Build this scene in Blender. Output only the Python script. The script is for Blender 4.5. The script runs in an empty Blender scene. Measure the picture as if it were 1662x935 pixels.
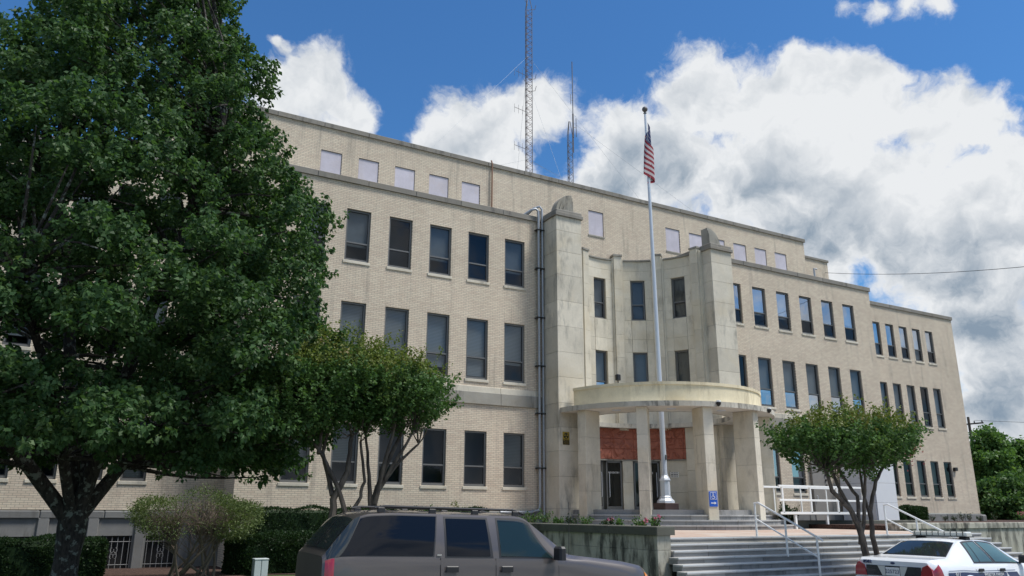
import bpy, math, random
import numpy as np
from mathutils import Vector, Matrix
R = math.radians
rng = np.random.default_rng(7)
random.seed(7)
SC = bpy.context.scene
COL = SC.collection

# ------------------------------------------------------------------ camera
cd = bpy.data.cameras.new("camera"); cam = bpy.data.objects.new("camera", cd); COL.objects.link(cam)
cr_ = Vector((0.86868, -0.49536, 0.00401)); cu_ = Vector((-0.13925, -0.23642, 0.96162)); cf_ = Vector((0.47540, 0.83590, 0.27435))
cam.matrix_world = Matrix(((cr_.x, cu_.x, -cf_.x, 0), (cr_.y, cu_.y, -cf_.y, -26.6926), (cr_.z, cu_.z, -cf_.z, 0), (0, 0, 0, 1)))
cd.sensor_width = 36; cd.lens = 27.564; cd.clip_end = 3000; cd.clip_start = .05
SC.camera = cam

# ------------------------------------------------------------------ light: sky with cumulus, one soft sun (thin cloud over it)
SUN_EL, SUN_AZ = R(62), R(133)          # azimuth clockwise from +Y
SUN_STRENGTH, SKY_STRENGTH, EXPOSURE = 3.1, 0.10, 0.47
w = bpy.data.worlds.new("World"); SC.world = w; w.use_nodes = True
wt = w.node_tree; wt.nodes.clear()
def nd(t, typ, **kw):
    n = t.nodes.new(typ)
    for k, v in kw.items(): setattr(n, k, v)
    return n
def lk(t, a, b): t.links.new(a, b)
def mth(t, op, a, b=None, c=None, clamp=False):
    n = nd(t, 'ShaderNodeMath', operation=op); n.use_clamp = clamp
    for i, v in enumerate((a, b, c)):
        if v is None: continue
        if hasattr(v, 'default_value') or hasattr(v, 'is_output'): lk(t, v, n.inputs[i])
        else: n.inputs[i].default_value = v
    return n.outputs[0]
def mixc(t, f, a, b, typ='MIX'):
    n = nd(t, 'ShaderNodeMix', data_type='RGBA', blend_type=typ)
    for s, v in ((n.inputs[0], f), (n.inputs[6], a), (n.inputs[7], b)):
        if hasattr(v, 'is_output'): lk(t, v, s)
        elif isinstance(v, (int, float)): s.default_value = v
        else: s.default_value = (*v, 1) if len(v) == 3 else v
    return n.outputs[2]
def smooth(t, v, a, b):
    n = nd(t, 'ShaderNodeMapRange', interpolation_type='SMOOTHSTEP'); lk(t, v, n.inputs[0])
    n.inputs[1].default_value = a; n.inputs[2].default_value = b
    return n.outputs[0]
sky = nd(wt, 'ShaderNodeTexSky', sky_type='NISHITA'); sky.sun_disc = False
sky.sun_elevation = SUN_EL; sky.sun_rotation = SUN_AZ; sky.air_density = 1.25; sky.dust_density = .35; sky.ozone_density = 2.2
tc = nd(wt, 'ShaderNodeTexCoord')
DIR = tc.outputs['Generated']
def noise(t, vec, scale, detail=6, rough=.55, dist=0, typ='FBM'):
    n = nd(t, 'ShaderNodeTexNoise'); n.noise_dimensions = '3D'
    lk(t, vec, n.inputs['Vector']); n.inputs['Scale'].default_value = scale; n.inputs['Detail'].default_value = detail
    n.inputs['Roughness'].default_value = rough; n.inputs['Distortion'].default_value = dist
    return n
def vmath(t, op, a, b=None, s=None):
    n = nd(t, 'ShaderNodeVectorMath', operation=op)
    for i, v in enumerate((a, b)):
        if v is None: continue
        if hasattr(v, 'is_output'): lk(t, v, n.inputs[i])
        else: n.inputs[i].default_value = v
    if s is not None: n.inputs['Scale'].default_value = s
    return n
# warp the direction so that the cloud masses get a cauliflower outline
wn = noise(wt, DIR, 8.0, 4, .5)
wv = vmath(wt, 'SUBTRACT', wn.outputs['Color'], (.5, .5, .5)).outputs[0]
wv = vmath(wt, 'SCALE', wv, s=.075).outputs[0]
wn2 = noise(wt, DIR, 26.0, 5, .55)
wv2 = vmath(wt, 'SCALE', vmath(wt, 'SUBTRACT', wn2.outputs['Color'], (.5, .5, .5)).outputs[0], s=.030).outputs[0]
P = vmath(wt, 'ADD', vmath(wt, 'ADD', DIR, wv).outputs[0], wv2).outputs[0]
BLOBS = [(.80,.505,.315,.085),(.845,.468,.255,.07),(.868,.46,.185,.075),(.872,.478,.10,.07),(.872,.487,.03,.06),(.90,.41,.16,.06),(.735,.585,.335,.07),(.69,.545,.475,.04),(.555,.725,.40,.05),(0.1716,0.8611,0.4786,0.036),(0.2142,0.8445,0.4909,0.0437),(0.2584,0.8459,0.4665,0.036),(0.2787,0.8457,0.4551,0.026),
(0.3739,0.8083,0.4547,0.044),(0.4166,0.7825,0.4627,0.044),(0.4644,0.7426,0.4826,0.044),(0.4739,0.7216,0.5048,0.0227),(0.3412,0.8198,0.4598,0.0191),
(0.5557,0.7017,0.4458,0.0526),(0.5940,0.6782,0.4327,0.0445),(0.6239,0.6196,0.4763,0.0569),(0.6341,0.5865,0.5039,0.030),(0.6710,0.5775,0.4651,0.0547),
(0.7106,0.5309,0.4617,0.0490),(0.7541,0.4941,0.4326,0.0468),(0.7837,0.4553,0.4225,0.0445),(0.8156,0.4236,0.3942,0.0423),(0.8374,0.4080,0.3638,0.0329),
(0.6183,0.6743,0.4037,0.0660),(0.6970,0.6001,0.3926,0.0819),(0.7696,0.5329,0.3519,0.095),(0.8259,0.4617,0.3235,0.085),(0.8577,0.4252,0.2890,0.0487),
(0.690,0.474,0.547,0.0295),(0.708,0.452,0.542,0.0299),(0.726,0.430,0.537,0.0299),(0.745,0.404,0.531,0.0295),(0.1706,0.8309,0.5296,0.0154),(0.0786,0.8298,0.5526,0.0263),
(0.8605,0.4673,0.2028,0.046),(0.8774,0.4637,0.1229,0.0486),(0.8436,0.4779,0.2450,0.030),(0.8782,0.4747,0.0589,0.0431),(0.7605,0.5746,0.3024,0.07),(0.3553,0.8222,0.4309,0.04),(0.4411,0.7848,0.4158,0.04),(0.5355,0.7269,0.4033,0.05),(0.8090,0.5156,0.2822,0.045)]
acc = None
for x, y, z, r in BLOBS:
    dn = vmath(wt, 'DISTANCE', P, (x, y, z)).outputs['Value']
    v = mth(wt, 'MULTIPLY_ADD', dn, -1.45 / r, 1.7 if r > .03 else 1.0)
    acc = v if acc is None else mth(wt, 'SMOOTH_MAX', acc, v, .35)
# further cumulus over the rest of the sky, of the same kind
gen = noise(wt, DIR, 2.6, 3, .5).outputs['Fac']
gen = mth(wt, 'MULTIPLY_ADD', gen, 9.0, -4.55)
facing = vmath(wt, 'DOT_PRODUCT', DIR, tuple(cf_)).outputs['Value']
out_ = smooth(wt, facing, .80, .62)
gen = mth(wt, 'ADD', gen, mth(wt, 'MULTIPLY_ADD', out_, 3.0, -3.0))
base = mth(wt, 'MAXIMUM', acc, gen)
fine = noise(wt, P, 12, 10, .63).outputs['Fac']
dens = mth(wt, 'ADD', base, mth(wt, 'MULTIPLY_ADD', fine, 3.4, -1.66))
mask = smooth(wt, dens, -.15, .68)
# relief inside the clouds: noise compared with the same noise a little towards the light, at two scales
def relief(sc, off, det):
    a_ = noise(wt, P, sc, det, .55).outputs['Fac']; Pq = vmath(wt, 'ADD', P, off).outputs[0]
    return mth(wt, 'SUBTRACT', a_, noise(wt, Pq, sc, det, .55).outputs['Fac'])
rel_ = mth(wt, 'ADD', mth(wt, 'MULTIPLY', relief(5.0, (-.035, -.015, .050), 2), .5), mth(wt, 'MULTIPLY', relief(15.0, (-.010, -.005, .015), 5), .8))
core = smooth(wt, dens, .3, 1.9)
sep = nd(wt, 'ShaderNodeSeparateXYZ'); lk(wt, DIR, sep.inputs[0])
big = noise(wt, DIR, 4.0, 3, .5).outputs['Fac']
hgt = mth(wt, 'MULTIPLY_ADD', mth(wt, 'MAXIMUM', sep.outputs[0], .60), .45, mth(wt, 'MULTIPLY_ADD', big, .14, sep.outputs[2]))
low = smooth(wt, hgt, .835, .70)
shade = mth(wt, 'MULTIPLY_ADD', rel_, 1.75, mth(wt, 'MULTIPLY', core, mth(wt, 'MULTIPLY_ADD', low, .92, .05)), clamp=True)
ccol = mixc(wt, shade, (6.0, 6.15, 6.3), (1.8, 2.35, 3.0))
haze_f = smooth(wt, sep.outputs[2], .30, .0)
skyc = mixc(wt, 1.0, sky.outputs[0], (.33, .63, .92), 'MULTIPLY')
mask2 = mth(wt, 'MULTIPLY', mask, smooth(wt, sep.outputs[2], -.02, .03))
fin = mixc(wt, mask2, skyc, ccol)
bg = nd(wt, 'ShaderNodeBackground'); lk(wt, fin, bg.inputs[0]); bg.inputs[1].default_value = SKY_STRENGTH
wo = nd(wt, 'ShaderNodeOutputWorld'); lk(wt, bg.outputs[0], wo.inputs[0])

sd = bpy.data.lights.new("sun", 'SUN'); sd.energy = SUN_STRENGTH; sd.angle = R(14); sd.color = (1, .965, .90)
sun = bpy.data.objects.new("sun", sd); COL.objects.link(sun)
sv = Vector((math.sin(SUN_AZ) * math.cos(SUN_EL), math.cos(SUN_AZ) * math.cos(SUN_EL), math.sin(SUN_EL)))
sun.rotation_euler = sv.to_track_quat('Z', 'Y').to_euler(); sun.location = (20, -40, 60)
SC.view_settings.view_transform = 'Standard'; SC.view_settings.look = 'None'; SC.view_settings.gamma = 1
SC.view_settings.exposure = EXPOSURE

# ------------------------------------------------------------------ materials
MATS = {}
def newmat(name):
    m = bpy.data.materials.new(name); m.use_nodes = True; MATS[name] = m
    t = m.node_tree; b = t.nodes['Principled BSDF']
    return m, t, b
def objco(t, scale=(1, 1, 1)):
    c = nd(t, 'ShaderNodeTexCoord'); return c.outputs['Object']
def geopos(t): return nd(t, 'ShaderNodeNewGeometry').outputs['Position']
def mapping(t, vec, scale=(1, 1, 1), loc=(0, 0, 0)):
    n = nd(t, 'ShaderNodeMapping'); lk(t, vec, n.inputs[0]); n.inputs[3].default_value = scale; n.inputs[1].default_value = loc
    return n.outputs[0]
def bump(t, b, h, strength=.3, dist=.01):
    n = nd(t, 'ShaderNodeBump'); lk(t, h, n.inputs['Height']); n.inputs['Strength'].default_value = strength; n.inputs['Distance'].default_value = dist
    lk(t, n.outputs[0], b.inputs['Normal'])
def plain(name, col, rough=.5, metal=0, spec=.5, var=0, nscale=6, bmp=0, coat=0, stretch=(1, 1, 1)):
    m, t, b = newmat(name)
    b.inputs['Roughness'].default_value = rough; b.inputs['Metallic'].default_value = metal
    b.inputs['Specular IOR Level'].default_value = spec
    if coat: b.inputs['Coat Weight'].default_value = coat; b.inputs['Coat Roughness'].default_value = .04
    if var:
        n = noise(t, mapping(t, geopos(t), stretch), nscale, 5, .6).outputs['Fac']
        f = mth(t, 'MULTIPLY_ADD', n, 2 * var, 1 - var)
        c = mixc(t, 1.0, (*col, 1), (1, 1, 1), 'MULTIPLY')
        v = nd(t, 'ShaderNodeVectorMath', operation='SCALE'); lk(t, c, v.inputs[0]); lk(t, f, v.inputs['Scale'])
        lk(t, v.outputs[0], b.inputs['Base Color'])
        if bmp: bump(t, b, n, bmp, .02)
    else: b.inputs['Base Color'].default_value = (*col, 1)
    return m
def stone(name, col, stain=(.10, .095, .085), amount=.35, streak=True, rnd=.10, cover=0.0, rough=.85):
    """weathered masonry: per-piece tint, blotches, vertical rain streaks, fine grain"""
    m, t, b = newmat(name); b.inputs['Roughness'].default_value = rough; b.inputs['Specular IOR Level'].default_value = .25
    p = geopos(t)
    oi = nd(t, 'ShaderNodeObjectInfo')
    f0 = mth(t, 'MULTIPLY_ADD', oi.outputs['Random'], 2 * rnd, 1 - rnd)
    n1 = noise(t, p, 1.1, 6, .6).outputs['Fac']
    n2 = noise(t, p, 14, 6, .65).outputs['Fac']
    f1 = mth(t, 'MULTIPLY_ADD', n1, .56, .72)
    f2 = mth(t, 'MULTIPLY_ADD', n2, .24, .88)
    f = mth(t, 'MULTIPLY', mth(t, 'MULTIPLY', f0, f1), f2)
    v = nd(t, 'ShaderNodeVectorMath', operation='SCALE'); v.inputs[0].default_value = col; lk(t, f, v.inputs['Scale'])
    c = mixc(t, mth(t, 'MULTIPLY', smooth(t, noise(t, p, .7, 4, .6).outputs['Fac'], .48, .66), .35), v.outputs[0], (col[0] * .92, col[1] * .84, col[2] * .70))
    st = noise(t, mapping(t, p, (2.2, 2.2, .6) if streak else (1.6, 1.6, 1.6)), 1.6, 7, .68).outputs['Fac']
    big = noise(t, mapping(t, p, (1, 1, .8), (11, 3, 5)), .55, 3, .5).outputs['Fac']
    s = mth(t, 'MULTIPLY', smooth(t, st, .47 - cover, .68 - cover), smooth(t, big, .42 - 1.3 * cover, .60 - 1.3 * cover))
    c = mixc(t, mth(t, 'MULTIPLY', s, amount), c, stain)
    lk(t, c, b.inputs['Base Color'])
    bump(t, b, n2, .25, .01)
    return m
# buff face brick, running bond
def brickmat(name, along):
    m, t, b = newmat(name); b.inputs['Roughness'].default_value = .88; b.inputs['Specular IOR Level'].default_value = .2
    g = geopos(t); sp = nd(t, 'ShaderNodeSeparateXYZ'); lk(t, g, sp.inputs[0])
    cb = nd(t, 'ShaderNodeCombineXYZ'); lk(t, sp.outputs[along], cb.inputs[0]); lk(t, sp.outputs[2], cb.inputs[1])
    br = nd(t, 'ShaderNodeTexBrick'); lk(t, cb.outputs[0], br.inputs['Vector'])
    br.inputs['Scale'].default_value = 1; br.inputs['Brick Width'].default_value = .215; br.inputs['Row Height'].default_value = .0677
    br.inputs['Mortar Size'].default_value = .0065; br.inputs['Mortar Smooth'].default_value = .25; br.inputs['Bias'].default_value = -.1
    br.inputs['Color1'].default_value = (.66, .572, .45, 1); br.inputs['Color2'].default_value = (.575, .475, .375, 1); br.inputs['Mortar'].default_value = (.31, .275, .23, 1)
    n1 = noise(t, g, .45, 5, .6).outputs['Fac']; n2 = noise(t, g, 30, 4, .6).outputs['Fac']
    f = mth(t, 'MULTIPLY', mth(t, 'MULTIPLY_ADD', n1, .44, .78), mth(t, 'MULTIPLY_ADD', n2, .14, .93))
    v = nd(t, 'ShaderNodeVectorMath', operation='SCALE'); lk(t, br.outputs['Color'], v.inputs[0]); lk(t, f, v.inputs['Scale'])
    st = noise(t, mapping(t, g, (2.5, 2.5, .25)), 1.2, 6, .65).outputs['Fac']
    c = mixc(t, mth(t, 'MULTIPLY', smooth(t, st, .52, .72), .42), v.outputs[0], (.22, .20, .175))
    lk(t, c, b.inputs['Base Color'])
    h = mth(t, 'MULTIPLY_ADD', br.outputs['Fac'], -1, mth(t, 'MULTIPLY', n2, .25))
    bump(t, b, h, .5, .008)
    return m
brickmat('brick', 0); brickmat('brick_side', 1)
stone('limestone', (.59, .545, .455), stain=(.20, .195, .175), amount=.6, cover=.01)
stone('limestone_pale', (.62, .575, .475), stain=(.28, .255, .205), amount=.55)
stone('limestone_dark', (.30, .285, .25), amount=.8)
stone('coping', (.235, .22, .195), amount=.75, streak=True)
stone('basement_stone', (.20, .20, .195), amount=.6)
stone('planter_stone', (.46, .44, .37), stain=(.045, .045, .04), amount=.9, cover=.06)
stone('planter_cap', (.12, .12, .10), stain=(.03, .03, .028), amount=.7, streak=False)
stone('canopy_cream', (.74, .65, .46), stain=(.30, .24, .15), amount=.45)
stone('canopy_edge', (.52, .49, .42), stain=(.10, .095, .085), amount=.8, cover=.03)
stone('soffit', (.68, .66, .61), stain=(.3, .27, .22), amount=.5, streak=False)
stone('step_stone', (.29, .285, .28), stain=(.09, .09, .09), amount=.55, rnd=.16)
stone('concrete', (.35, .34, .31), stain=(.12, .12, .11), amount=.6, streak=False)
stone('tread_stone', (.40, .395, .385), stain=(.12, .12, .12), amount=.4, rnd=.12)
stone('terracotta', (.34, .125, .085), stain=(.2, .07, .045), amount=.3, streak=False, rnd=.05)
plain('nosing_paint', (.62, .63, .63), .6, var=.14, nscale=9)
plain('frame_metal', (.15, .15, .147), .45, .3, var=.1, nscale=5)
plain('frame_dark', (.018, .018, .02), .5)
stone('lilac_board', (.55, .52, .585), stain=(.36, .33, .36), amount=.35, rnd=.07)
plain('room_dark', (.10, .115, .13), .9); plain('sky_reflection_tone', (.27, .295, .315), .9, var=.3, nscale=1.2)  # the varied grey-blue paints sky reflection on sheets behind upper panes
plain('galvanised', (.38, .40, .43), .5, .55, var=.15, nscale=5)
plain('copper_pipe', (.24, .13, .08), .7, var=.2)
plain('white_rail', (.84, .84, .82), .45, var=.06, nscale=12)
plain('pole_silver', (.60, .64, .70), .45, .35, var=.06)
plain('grille_grey', (.24, .24, .24), .5)
plain('white_sheet', (.70, .71, .73), .5, var=.04)
plain('grey_door', (.25, .235, .215), .6, var=.1)
plain('black', (.012, .012, .013), .5)
plain('plinth_brown', (.055, .03, .028), .6)
plain('wire', (.02, .02, .022), .6); plain('guy_steel', (.22, .25, .28), .5, .4)
plain('mast_steel', (.13, .12, .12), .6, .3, var=.2, nscale=3)
plain('mast_red', (.16, .10, .085), .6, .2)
def glassmat(name, tint, ior=1.75, rough=.015, refl=1.0):
    m = bpy.data.materials.new(name); m.use_nodes = True; MATS[name] = m; t = m.node_tree; t.nodes.clear()
    o = nd(t, 'ShaderNodeOutputMaterial'); tr = nd(t, 'ShaderNodeBsdfTransparent'); tr.inputs[0].default_value = (*tint, 1)
    gl = nd(t, 'ShaderNodeBsdfGlossy'); gl.inputs['Roughness'].default_value = rough; gl.inputs['Color'].default_value = (.92, .95, 1, 1)
    fr = nd(t, 'ShaderNodeFresnel'); fr.inputs[0].default_value = ior; frs = mth(t, 'MULTIPLY', fr.outputs[0], refl)
    p = geopos(t); n = noise(t, p, 1.3, 2, .4)
    bp = nd(t, 'ShaderNodeBump'); bp.inputs['Strength'].default_value = .08; bp.inputs['Distance'].default_value = .03; lk(t, n.outputs['Fac'], bp.inputs['Height'])
    lk(t, bp.outputs[0], gl.inputs['Normal'])
    mx = nd(t, 'ShaderNodeMixShader'); lk(t, frs, mx.inputs[0]); lk(t, tr.outputs[0], mx.inputs[1]); lk(t, gl.outputs[0], mx.inputs[2])
    lk(t, mx.outputs[0], o.inputs[0])
    return m
glassmat('glass', (.62, .66, .69), 1.8, refl=.44)
glassmat('glass_door', (.35, .38, .40), 1.5)
glassmat('car_glass_clear', (.62, .76, .78), 1.5, refl=.8)
def blindmat(name, col):
    m, t, b = newmat(name); b.inputs['Roughness'].default_value = .6
    sp = nd(t, 'ShaderNodeSeparateXYZ'); lk(t, geopos(t), sp.inputs[0])
    s = mth(t, 'SINE', mth(t, 'MULTIPLY', sp.outputs[2], 2 * math.pi / .055))
    c = mixc(t, smooth(t, s, -.9, .4), (col[0] * .68, col[1] * .68, col[2] * .68), col)
    lk(t, c, b.inputs['Base Color'])
blindmat('blind', (.42, .445, .455)); blindmat('blind_green', (.17, .19, .19))

# ------------------------------------------------------------------ mesh helpers
class MB:
    def __init__(s): s.v = []; s.f = []
    def add(s, vs, fs):
        o = len(s.v); s.v += [tuple(p) for p in vs]; s.f += [tuple(i + o for i in f) for f in fs]; return s
    def box(s, x0, x1, y0, y1, z0, z1):
        return s.add([(x0, y0, z0), (x1, y0, z0), (x1, y1, z0), (x0, y1, z0), (x0, y0, z1), (x1, y0, z1), (x1, y1, z1), (x0, y1, z1)],
                     [(0, 3, 2, 1), (4, 5, 6, 7), (0, 1, 5, 4), (1, 2, 6, 5), (2, 3, 7, 6), (3, 0, 4, 7)])
    def bbox(s, x0, x1, y0, y1, z0, z1, b=.01):
        """box with chamfered vertical and top edges"""
        def ring(i, z): return [(x0 + i, y0 + b, z), (x0 + b, y0 + i, z), (x1 - b, y0 + i, z), (x1 - i, y0 + b, z), (x1 - i, y1 - b, z), (x1 - b, y1 - i, z), (x0 + b, y1 - i, z), (x0 + i, y1 - b, z)]
        vs = ring(0, z0) + ring(0, z1 - b) + ring(b, z1)
        fs = [(7, 6, 5, 4, 3, 2, 1, 0)]
        for k in (0, 8):
            for i in range(8): j = (i + 1) % 8; fs.append((k + i, k + j, k + 8 + j, k + 8 + i))
        fs.append(tuple(range(16, 24)))
        return s.add(vs, fs)
    def tube(s, pts, rad, n=8, caps=True):
        pts = [Vector(p) for p in pts]
        if not hasattr(rad, '__len__'): rad = [rad] * len(pts)
        base = len(s.v); up = None
        for i, p in enumerate(pts):
            d = (pts[min(i + 1, len(pts) - 1)] - pts[max(i - 1, 0)])
            d = d.normalized() if d.length > 1e-9 else Vector((0, 0, 1))
            if up is None: up = d.orthogonal().normalized()
            up = (up - d * up.dot(d)); up = up.normalized() if up.length > 1e-6 else d.orthogonal().normalized()
            sd_ = d.cross(up)
            for k in range(n):
                a = 2 * math.pi * k / n
                s.v.append(tuple(p + (up * math.cos(a) + sd_ * math.sin(a)) * rad[i]))
        for i in range(len(pts) - 1):
            for k in range(n):
                k2 = (k + 1) % n
                s.f.append((base + i * n + k, base + i * n + k2, base + (i + 1) * n + k2, base + (i + 1) * n + k))
        if caps:
            s.f.append(tuple(base + k for k in reversed(range(n)))); e = base + (len(pts) - 1) * n; s.f.append(tuple(e + k for k in range(n)))
        return s
    def lathe(s, prof, n=16, c=(0, 0, 0)):
        base = len(s.v)
        for r, z in prof:
            for k in range(n): a = 2 * math.pi * k / n; s.v.append((c[0] + r * math.cos(a), c[1] + r * math.sin(a), c[2] + z))
        for i in range(len(prof) - 1):
            for k in range(n): k2 = (k + 1) % n; s.f.append((base + i * n + k, base + i * n + k2, base + (i + 1) * n + k2, base + (i + 1) * n + k))
        s.f.append(tuple(base + k for k in reversed(range(n)))); e = base + (len(prof) - 1) * n; s.f.append(tuple(e + k for k in range(n)))
        return s
    def arc(s, c, r0, r1, a0, a1, z0, z1, n=None):
        """curved block between radii r0<r1 and angles (degrees)"""
        if n is None: n = max(1, int(abs(a1 - a0) / 3))
        base = len(s.v)
        for i in range(n + 1):
            a = R(a0 + (a1 - a0) * i / n); ca, sa = math.cos(a), math.sin(a)
            for r, z in ((r0, z0), (r1, z0), (r1, z1), (r0, z1)): s.v.append((c[0] + r * ca, c[1] + r * sa, z))
        for i in range(n):
            b = base + 4 * i
            for k in range(4): k2 = (k + 1) % 4; s.f.append((b + k, b + k2, b + 4 + k2, b + 4 + k))
        s.f.append((base + 3, base + 2, base + 1, base)); e = base + 4 * n; s.f.append((e, e + 1, e + 2, e + 3))
        return s
    def prism(s, poly, axis, d0, d1):
        """extrude a 2D polygon; axis 'y': poly in (x,z); 'x': poly in (y,z); 'z': (x,y)"""
        def m(p, d): return {'y': (p[0], d, p[1]), 'x': (d, p[0], p[1]), 'z': (p[0], p[1], d)}[axis]
        n = len(poly); vs = [m(p, d0) for p in poly] + [m(p, d1) for p in poly]
        fs = [tuple(range(n)), tuple(reversed(range(n, 2 * n)))] + [(i, i + n, (i + 1) % n + n, (i + 1) % n) for i in range(n)]
        return s.add(vs, fs)
    def mesh(s, name):
        me = bpy.data.meshes.new(name); me.from_pydata(s.v, [], s.f)
        return me
    def build(s, name, mat, parent=None, loc=None, rz=0, smooth=False, fix=True):
        me = s.mesh(name)
        if fix: fixn(me)
        me.materials.append(MATS[mat])
        if smooth: smoothen(me)
        return link(name, me, parent, loc, rz)
import bmesh
def fixn(me):
    bm = bmesh.new(); bm.from_mesh(me); bmesh.ops.recalc_face_normals(bm, faces=bm.faces); bm.to_mesh(me); bm.free()
def smoothen(me, ang=40):
    me.polygons.foreach_set('use_smooth', [True] * len(me.polygons))
    bm = bmesh.new(); bm.from_mesh(me); a = R(ang)
    for e in bm.edges:
        if len(e.link_faces) == 2 and e.calc_face_angle(0) > a: e.smooth = False
    bm.to_mesh(me); bm.free()
def link(name, me, parent=None, loc=None, rz=0):
    o = bpy.data.objects.new(name, me); COL.objects.link(o)
    if parent is not None: o.parent = parent
    if loc is not None: o.location = loc
    if rz: o.rotation_euler = (0, 0, rz)
    return o
def empty(name, loc=(0, 0, 0), rz=0):
    o = bpy.data.objects.new(name, None); COL.objects.link(o); o.location = loc; o.rotation_euler = (0, 0, rz); o.empty_display_size = .2
    return o
def tag(o, label=None, cat=None, group=None, kind=None):
    if label: o['label'] = label
    if cat: o['category'] = cat
    if group: o['group'] = group
    if kind: o['kind'] = kind
    return o
def struct(o): return tag(o, kind='structure')
def text_mesh(name, s, mat, size, parent, mtx, extrude=.002, spacing=1.0, sx=1.0, align='CENTER'):
    cu = bpy.data.curves.new(name, 'FONT'); cu.body = s; cu.size = size; cu.extrude = extrude; cu.align_x = align; cu.align_y = 'CENTER'; cu.space_character = spacing
    cu.resolution_u = 2
    to = bpy.data.objects.new(name, cu); me = bpy.data.meshes.new_from_object(to); bpy.data.objects.remove(to)
    me.materials.append(MATS[mat]); o = bpy.data.objects.new(name, me); COL.objects.link(o); o.parent = parent
    o.matrix_local = mtx @ Matrix.Diagonal((sx, 1, 1, 1))
    return o

# ------------------------------------------------------------------ ground, road, plaza, stairs
ZR, ZW, ZL = -1.88, -1.78, -1.77       # road, sidewalk, lawn
PZ = -.59                                # plaza
m, t, b = newmat('grass'); b.inputs['Roughness'].default_value = .9
g = geopos(t); n1 = noise(t, g, .6, 5, .6).outputs['Fac']; n2 = noise(t, g, 40, 3, .6).outputs['Fac']
c = mixc(t, n1, (.045, .085, .02), (.10, .13, .035)); c = mixc(t, mth(t, 'MULTIPLY', n2, .6), c, (.03, .05, .015)); lk(t, c, b.inputs['Base Color']); bump(t, b, n2, .8, .05)
m, t, b = newmat('mulch'); b.inputs['Roughness'].default_value = .95
g = geopos(t); n1 = noise(t, g, 22, 6, .7).outputs['Fac']
c = mixc(t, smooth(t, n1, .35, .65), (.030, .016, .012), (.11, .062, .045)); lk(t, c, b.inputs['Base Color']); bump(t, b, n1, .9, .05)
m, t, b = newmat('asphalt'); b.inputs['Roughness'].default_value = .85
g = geopos(t); n1 = noise(t, g, 60, 4, .7).outputs['Fac']; n2 = noise(t, g, .5, 4, .6).outputs['Fac']
c = mixc(t, n1, (.035, .035, .037), (.075, .074, .072)); c = mixc(t, mth(t, 'MULTIPLY', n2, .4), c, (.09, .088, .084)); lk(t, c, b.inputs['Base Color']); bump(t, b, n1, .5, .02)
m, t, b = newmat('plaza_brick'); b.inputs['Roughness'].default_value = .9
g = geopos(t); br = nd(t, 'ShaderNodeTexBrick'); lk(t, g, br.inputs['Vector']); br.inputs['Scale'].default_value = 1
br.inputs['Brick Width'].default_value = .2; br.inputs['Row Height'].default_value = .1; br.inputs['Mortar Size'].default_value = .006
br.inputs['Color1'].default_value = (.50, .36, .27, 1); br.inputs['Color2'].default_value = (.42, .27, .2, 1); br.inputs['Mortar'].default_value = (.38, .34, .29, 1)
n1 = noise(t, g, .8, 5, .6).outputs['Fac']; c = mixc(t, smooth(t, n1, .4, .7), br.outputs['Color'], (.52, .45, .38)); lk(t, c, b.inputs['Base Color']); bump(t, b, br.outputs['Fac'], -.3, .01)

def zroad(x): return -1.585 - .0227 * min(max(x, -45), 62)      # the street falls gently to the right
XS = [-400, -120, -45, -30, -15, 0, 8, 16, 24, 32, 45, 62, 150, 400]
def strip(name, mat, y0, y1, dz, depth=.5, y_steps=1, zf=None):
    mb = MB(); ys = [y0 + (y1 - y0) * i / y_steps for i in range(y_steps + 1)]
    for x in XS:
        for y in ys: mb.v.append((x, y, zf(x, y) if zf else zroad(x) + dz))
    n = len(ys)
    for i in range(len(XS) - 1):
        for j in range(n - 1): mb.f.append((i * n + j, (i + 1) * n + j, (i + 1) * n + j + 1, i * n + j + 1))
    # skirts
    for j, sgn in ((0, 1), (n - 1, -1)):
        o = len(mb.v)
        for i in range(len(XS)): p = mb.v[i * n + j]; mb.v.append((p[0], p[1], p[2] - depth))
        for i in range(len(XS) - 1): f = (i * n + j, (i + 1) * n + j, o + i + 1, o + i); mb.f.append(f if sgn < 0 else f[::-1])
    return struct(mb.build(name, mat, fix=False))
struct(MB().box(-900, 900, -900, 900, -4.0, -3.3).build('ground', 'grass'))
strip('road', 'asphalt', -24.5, -14.35, 0)
strip('far_pavement', 'concrete', -60, -24.5, .13)
strip('kerb', 'concrete', -14.35, -14.2, .115)
pv = strip('pavement', 'concrete', -14.2, -13.3, .10)
for i in range(24):
    x = -6 + i * 1.5; za, zb_ = zroad(x), zroad(x + 1.5)
    MB().add([(x + .006, -14.19, za + .105), (x + 1.494, -14.19, zb_ + .105), (x + 1.494, -13.41, zb_ + .105), (x + .006, -13.41, za + .105)], [(0, 1, 2, 3)]).build('paving_slab', 'concrete', pv)
def blend(a, b_, t_): t_ = min(1, max(0, t_)); t_ = t_ * t_ * (3 - 2 * t_); return a + (b_ - a) * t_
XS_all = XS
XS = [-120, -45, -30, -15, -5, 0, 4, 8, 12.2]
strip('lawn', 'grass', -13.4, 30, 0, 1.5, 24, lambda x, y: blend(zroad(x) + .11, ZL, (y + 13.4) / 6.5))
XS = [25.8, 32, 45, 62, 150]
strip('verge', 'grass', -13.4, -8.72, 0, 1.0, 6, lambda x, y: blend(zroad(x) + .11, ZL, (y + 13.4) / 4))
XS = XS_all
ml = MB()
N = 60
edge = [(-6 + 18.2 * i / N, -2.75 + .25 * math.sin(i * .7) + .12 * math.sin(i * 1.9)) for i in range(N + 1)]
ml.add([(x, y, ZL + .012) for x, y in edge] + [(x, 1.9, ZL + .03) for x, y in edge], [(i, i + 1, N + 2 + i, N + 1 + i) for i in range(N)])
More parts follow.
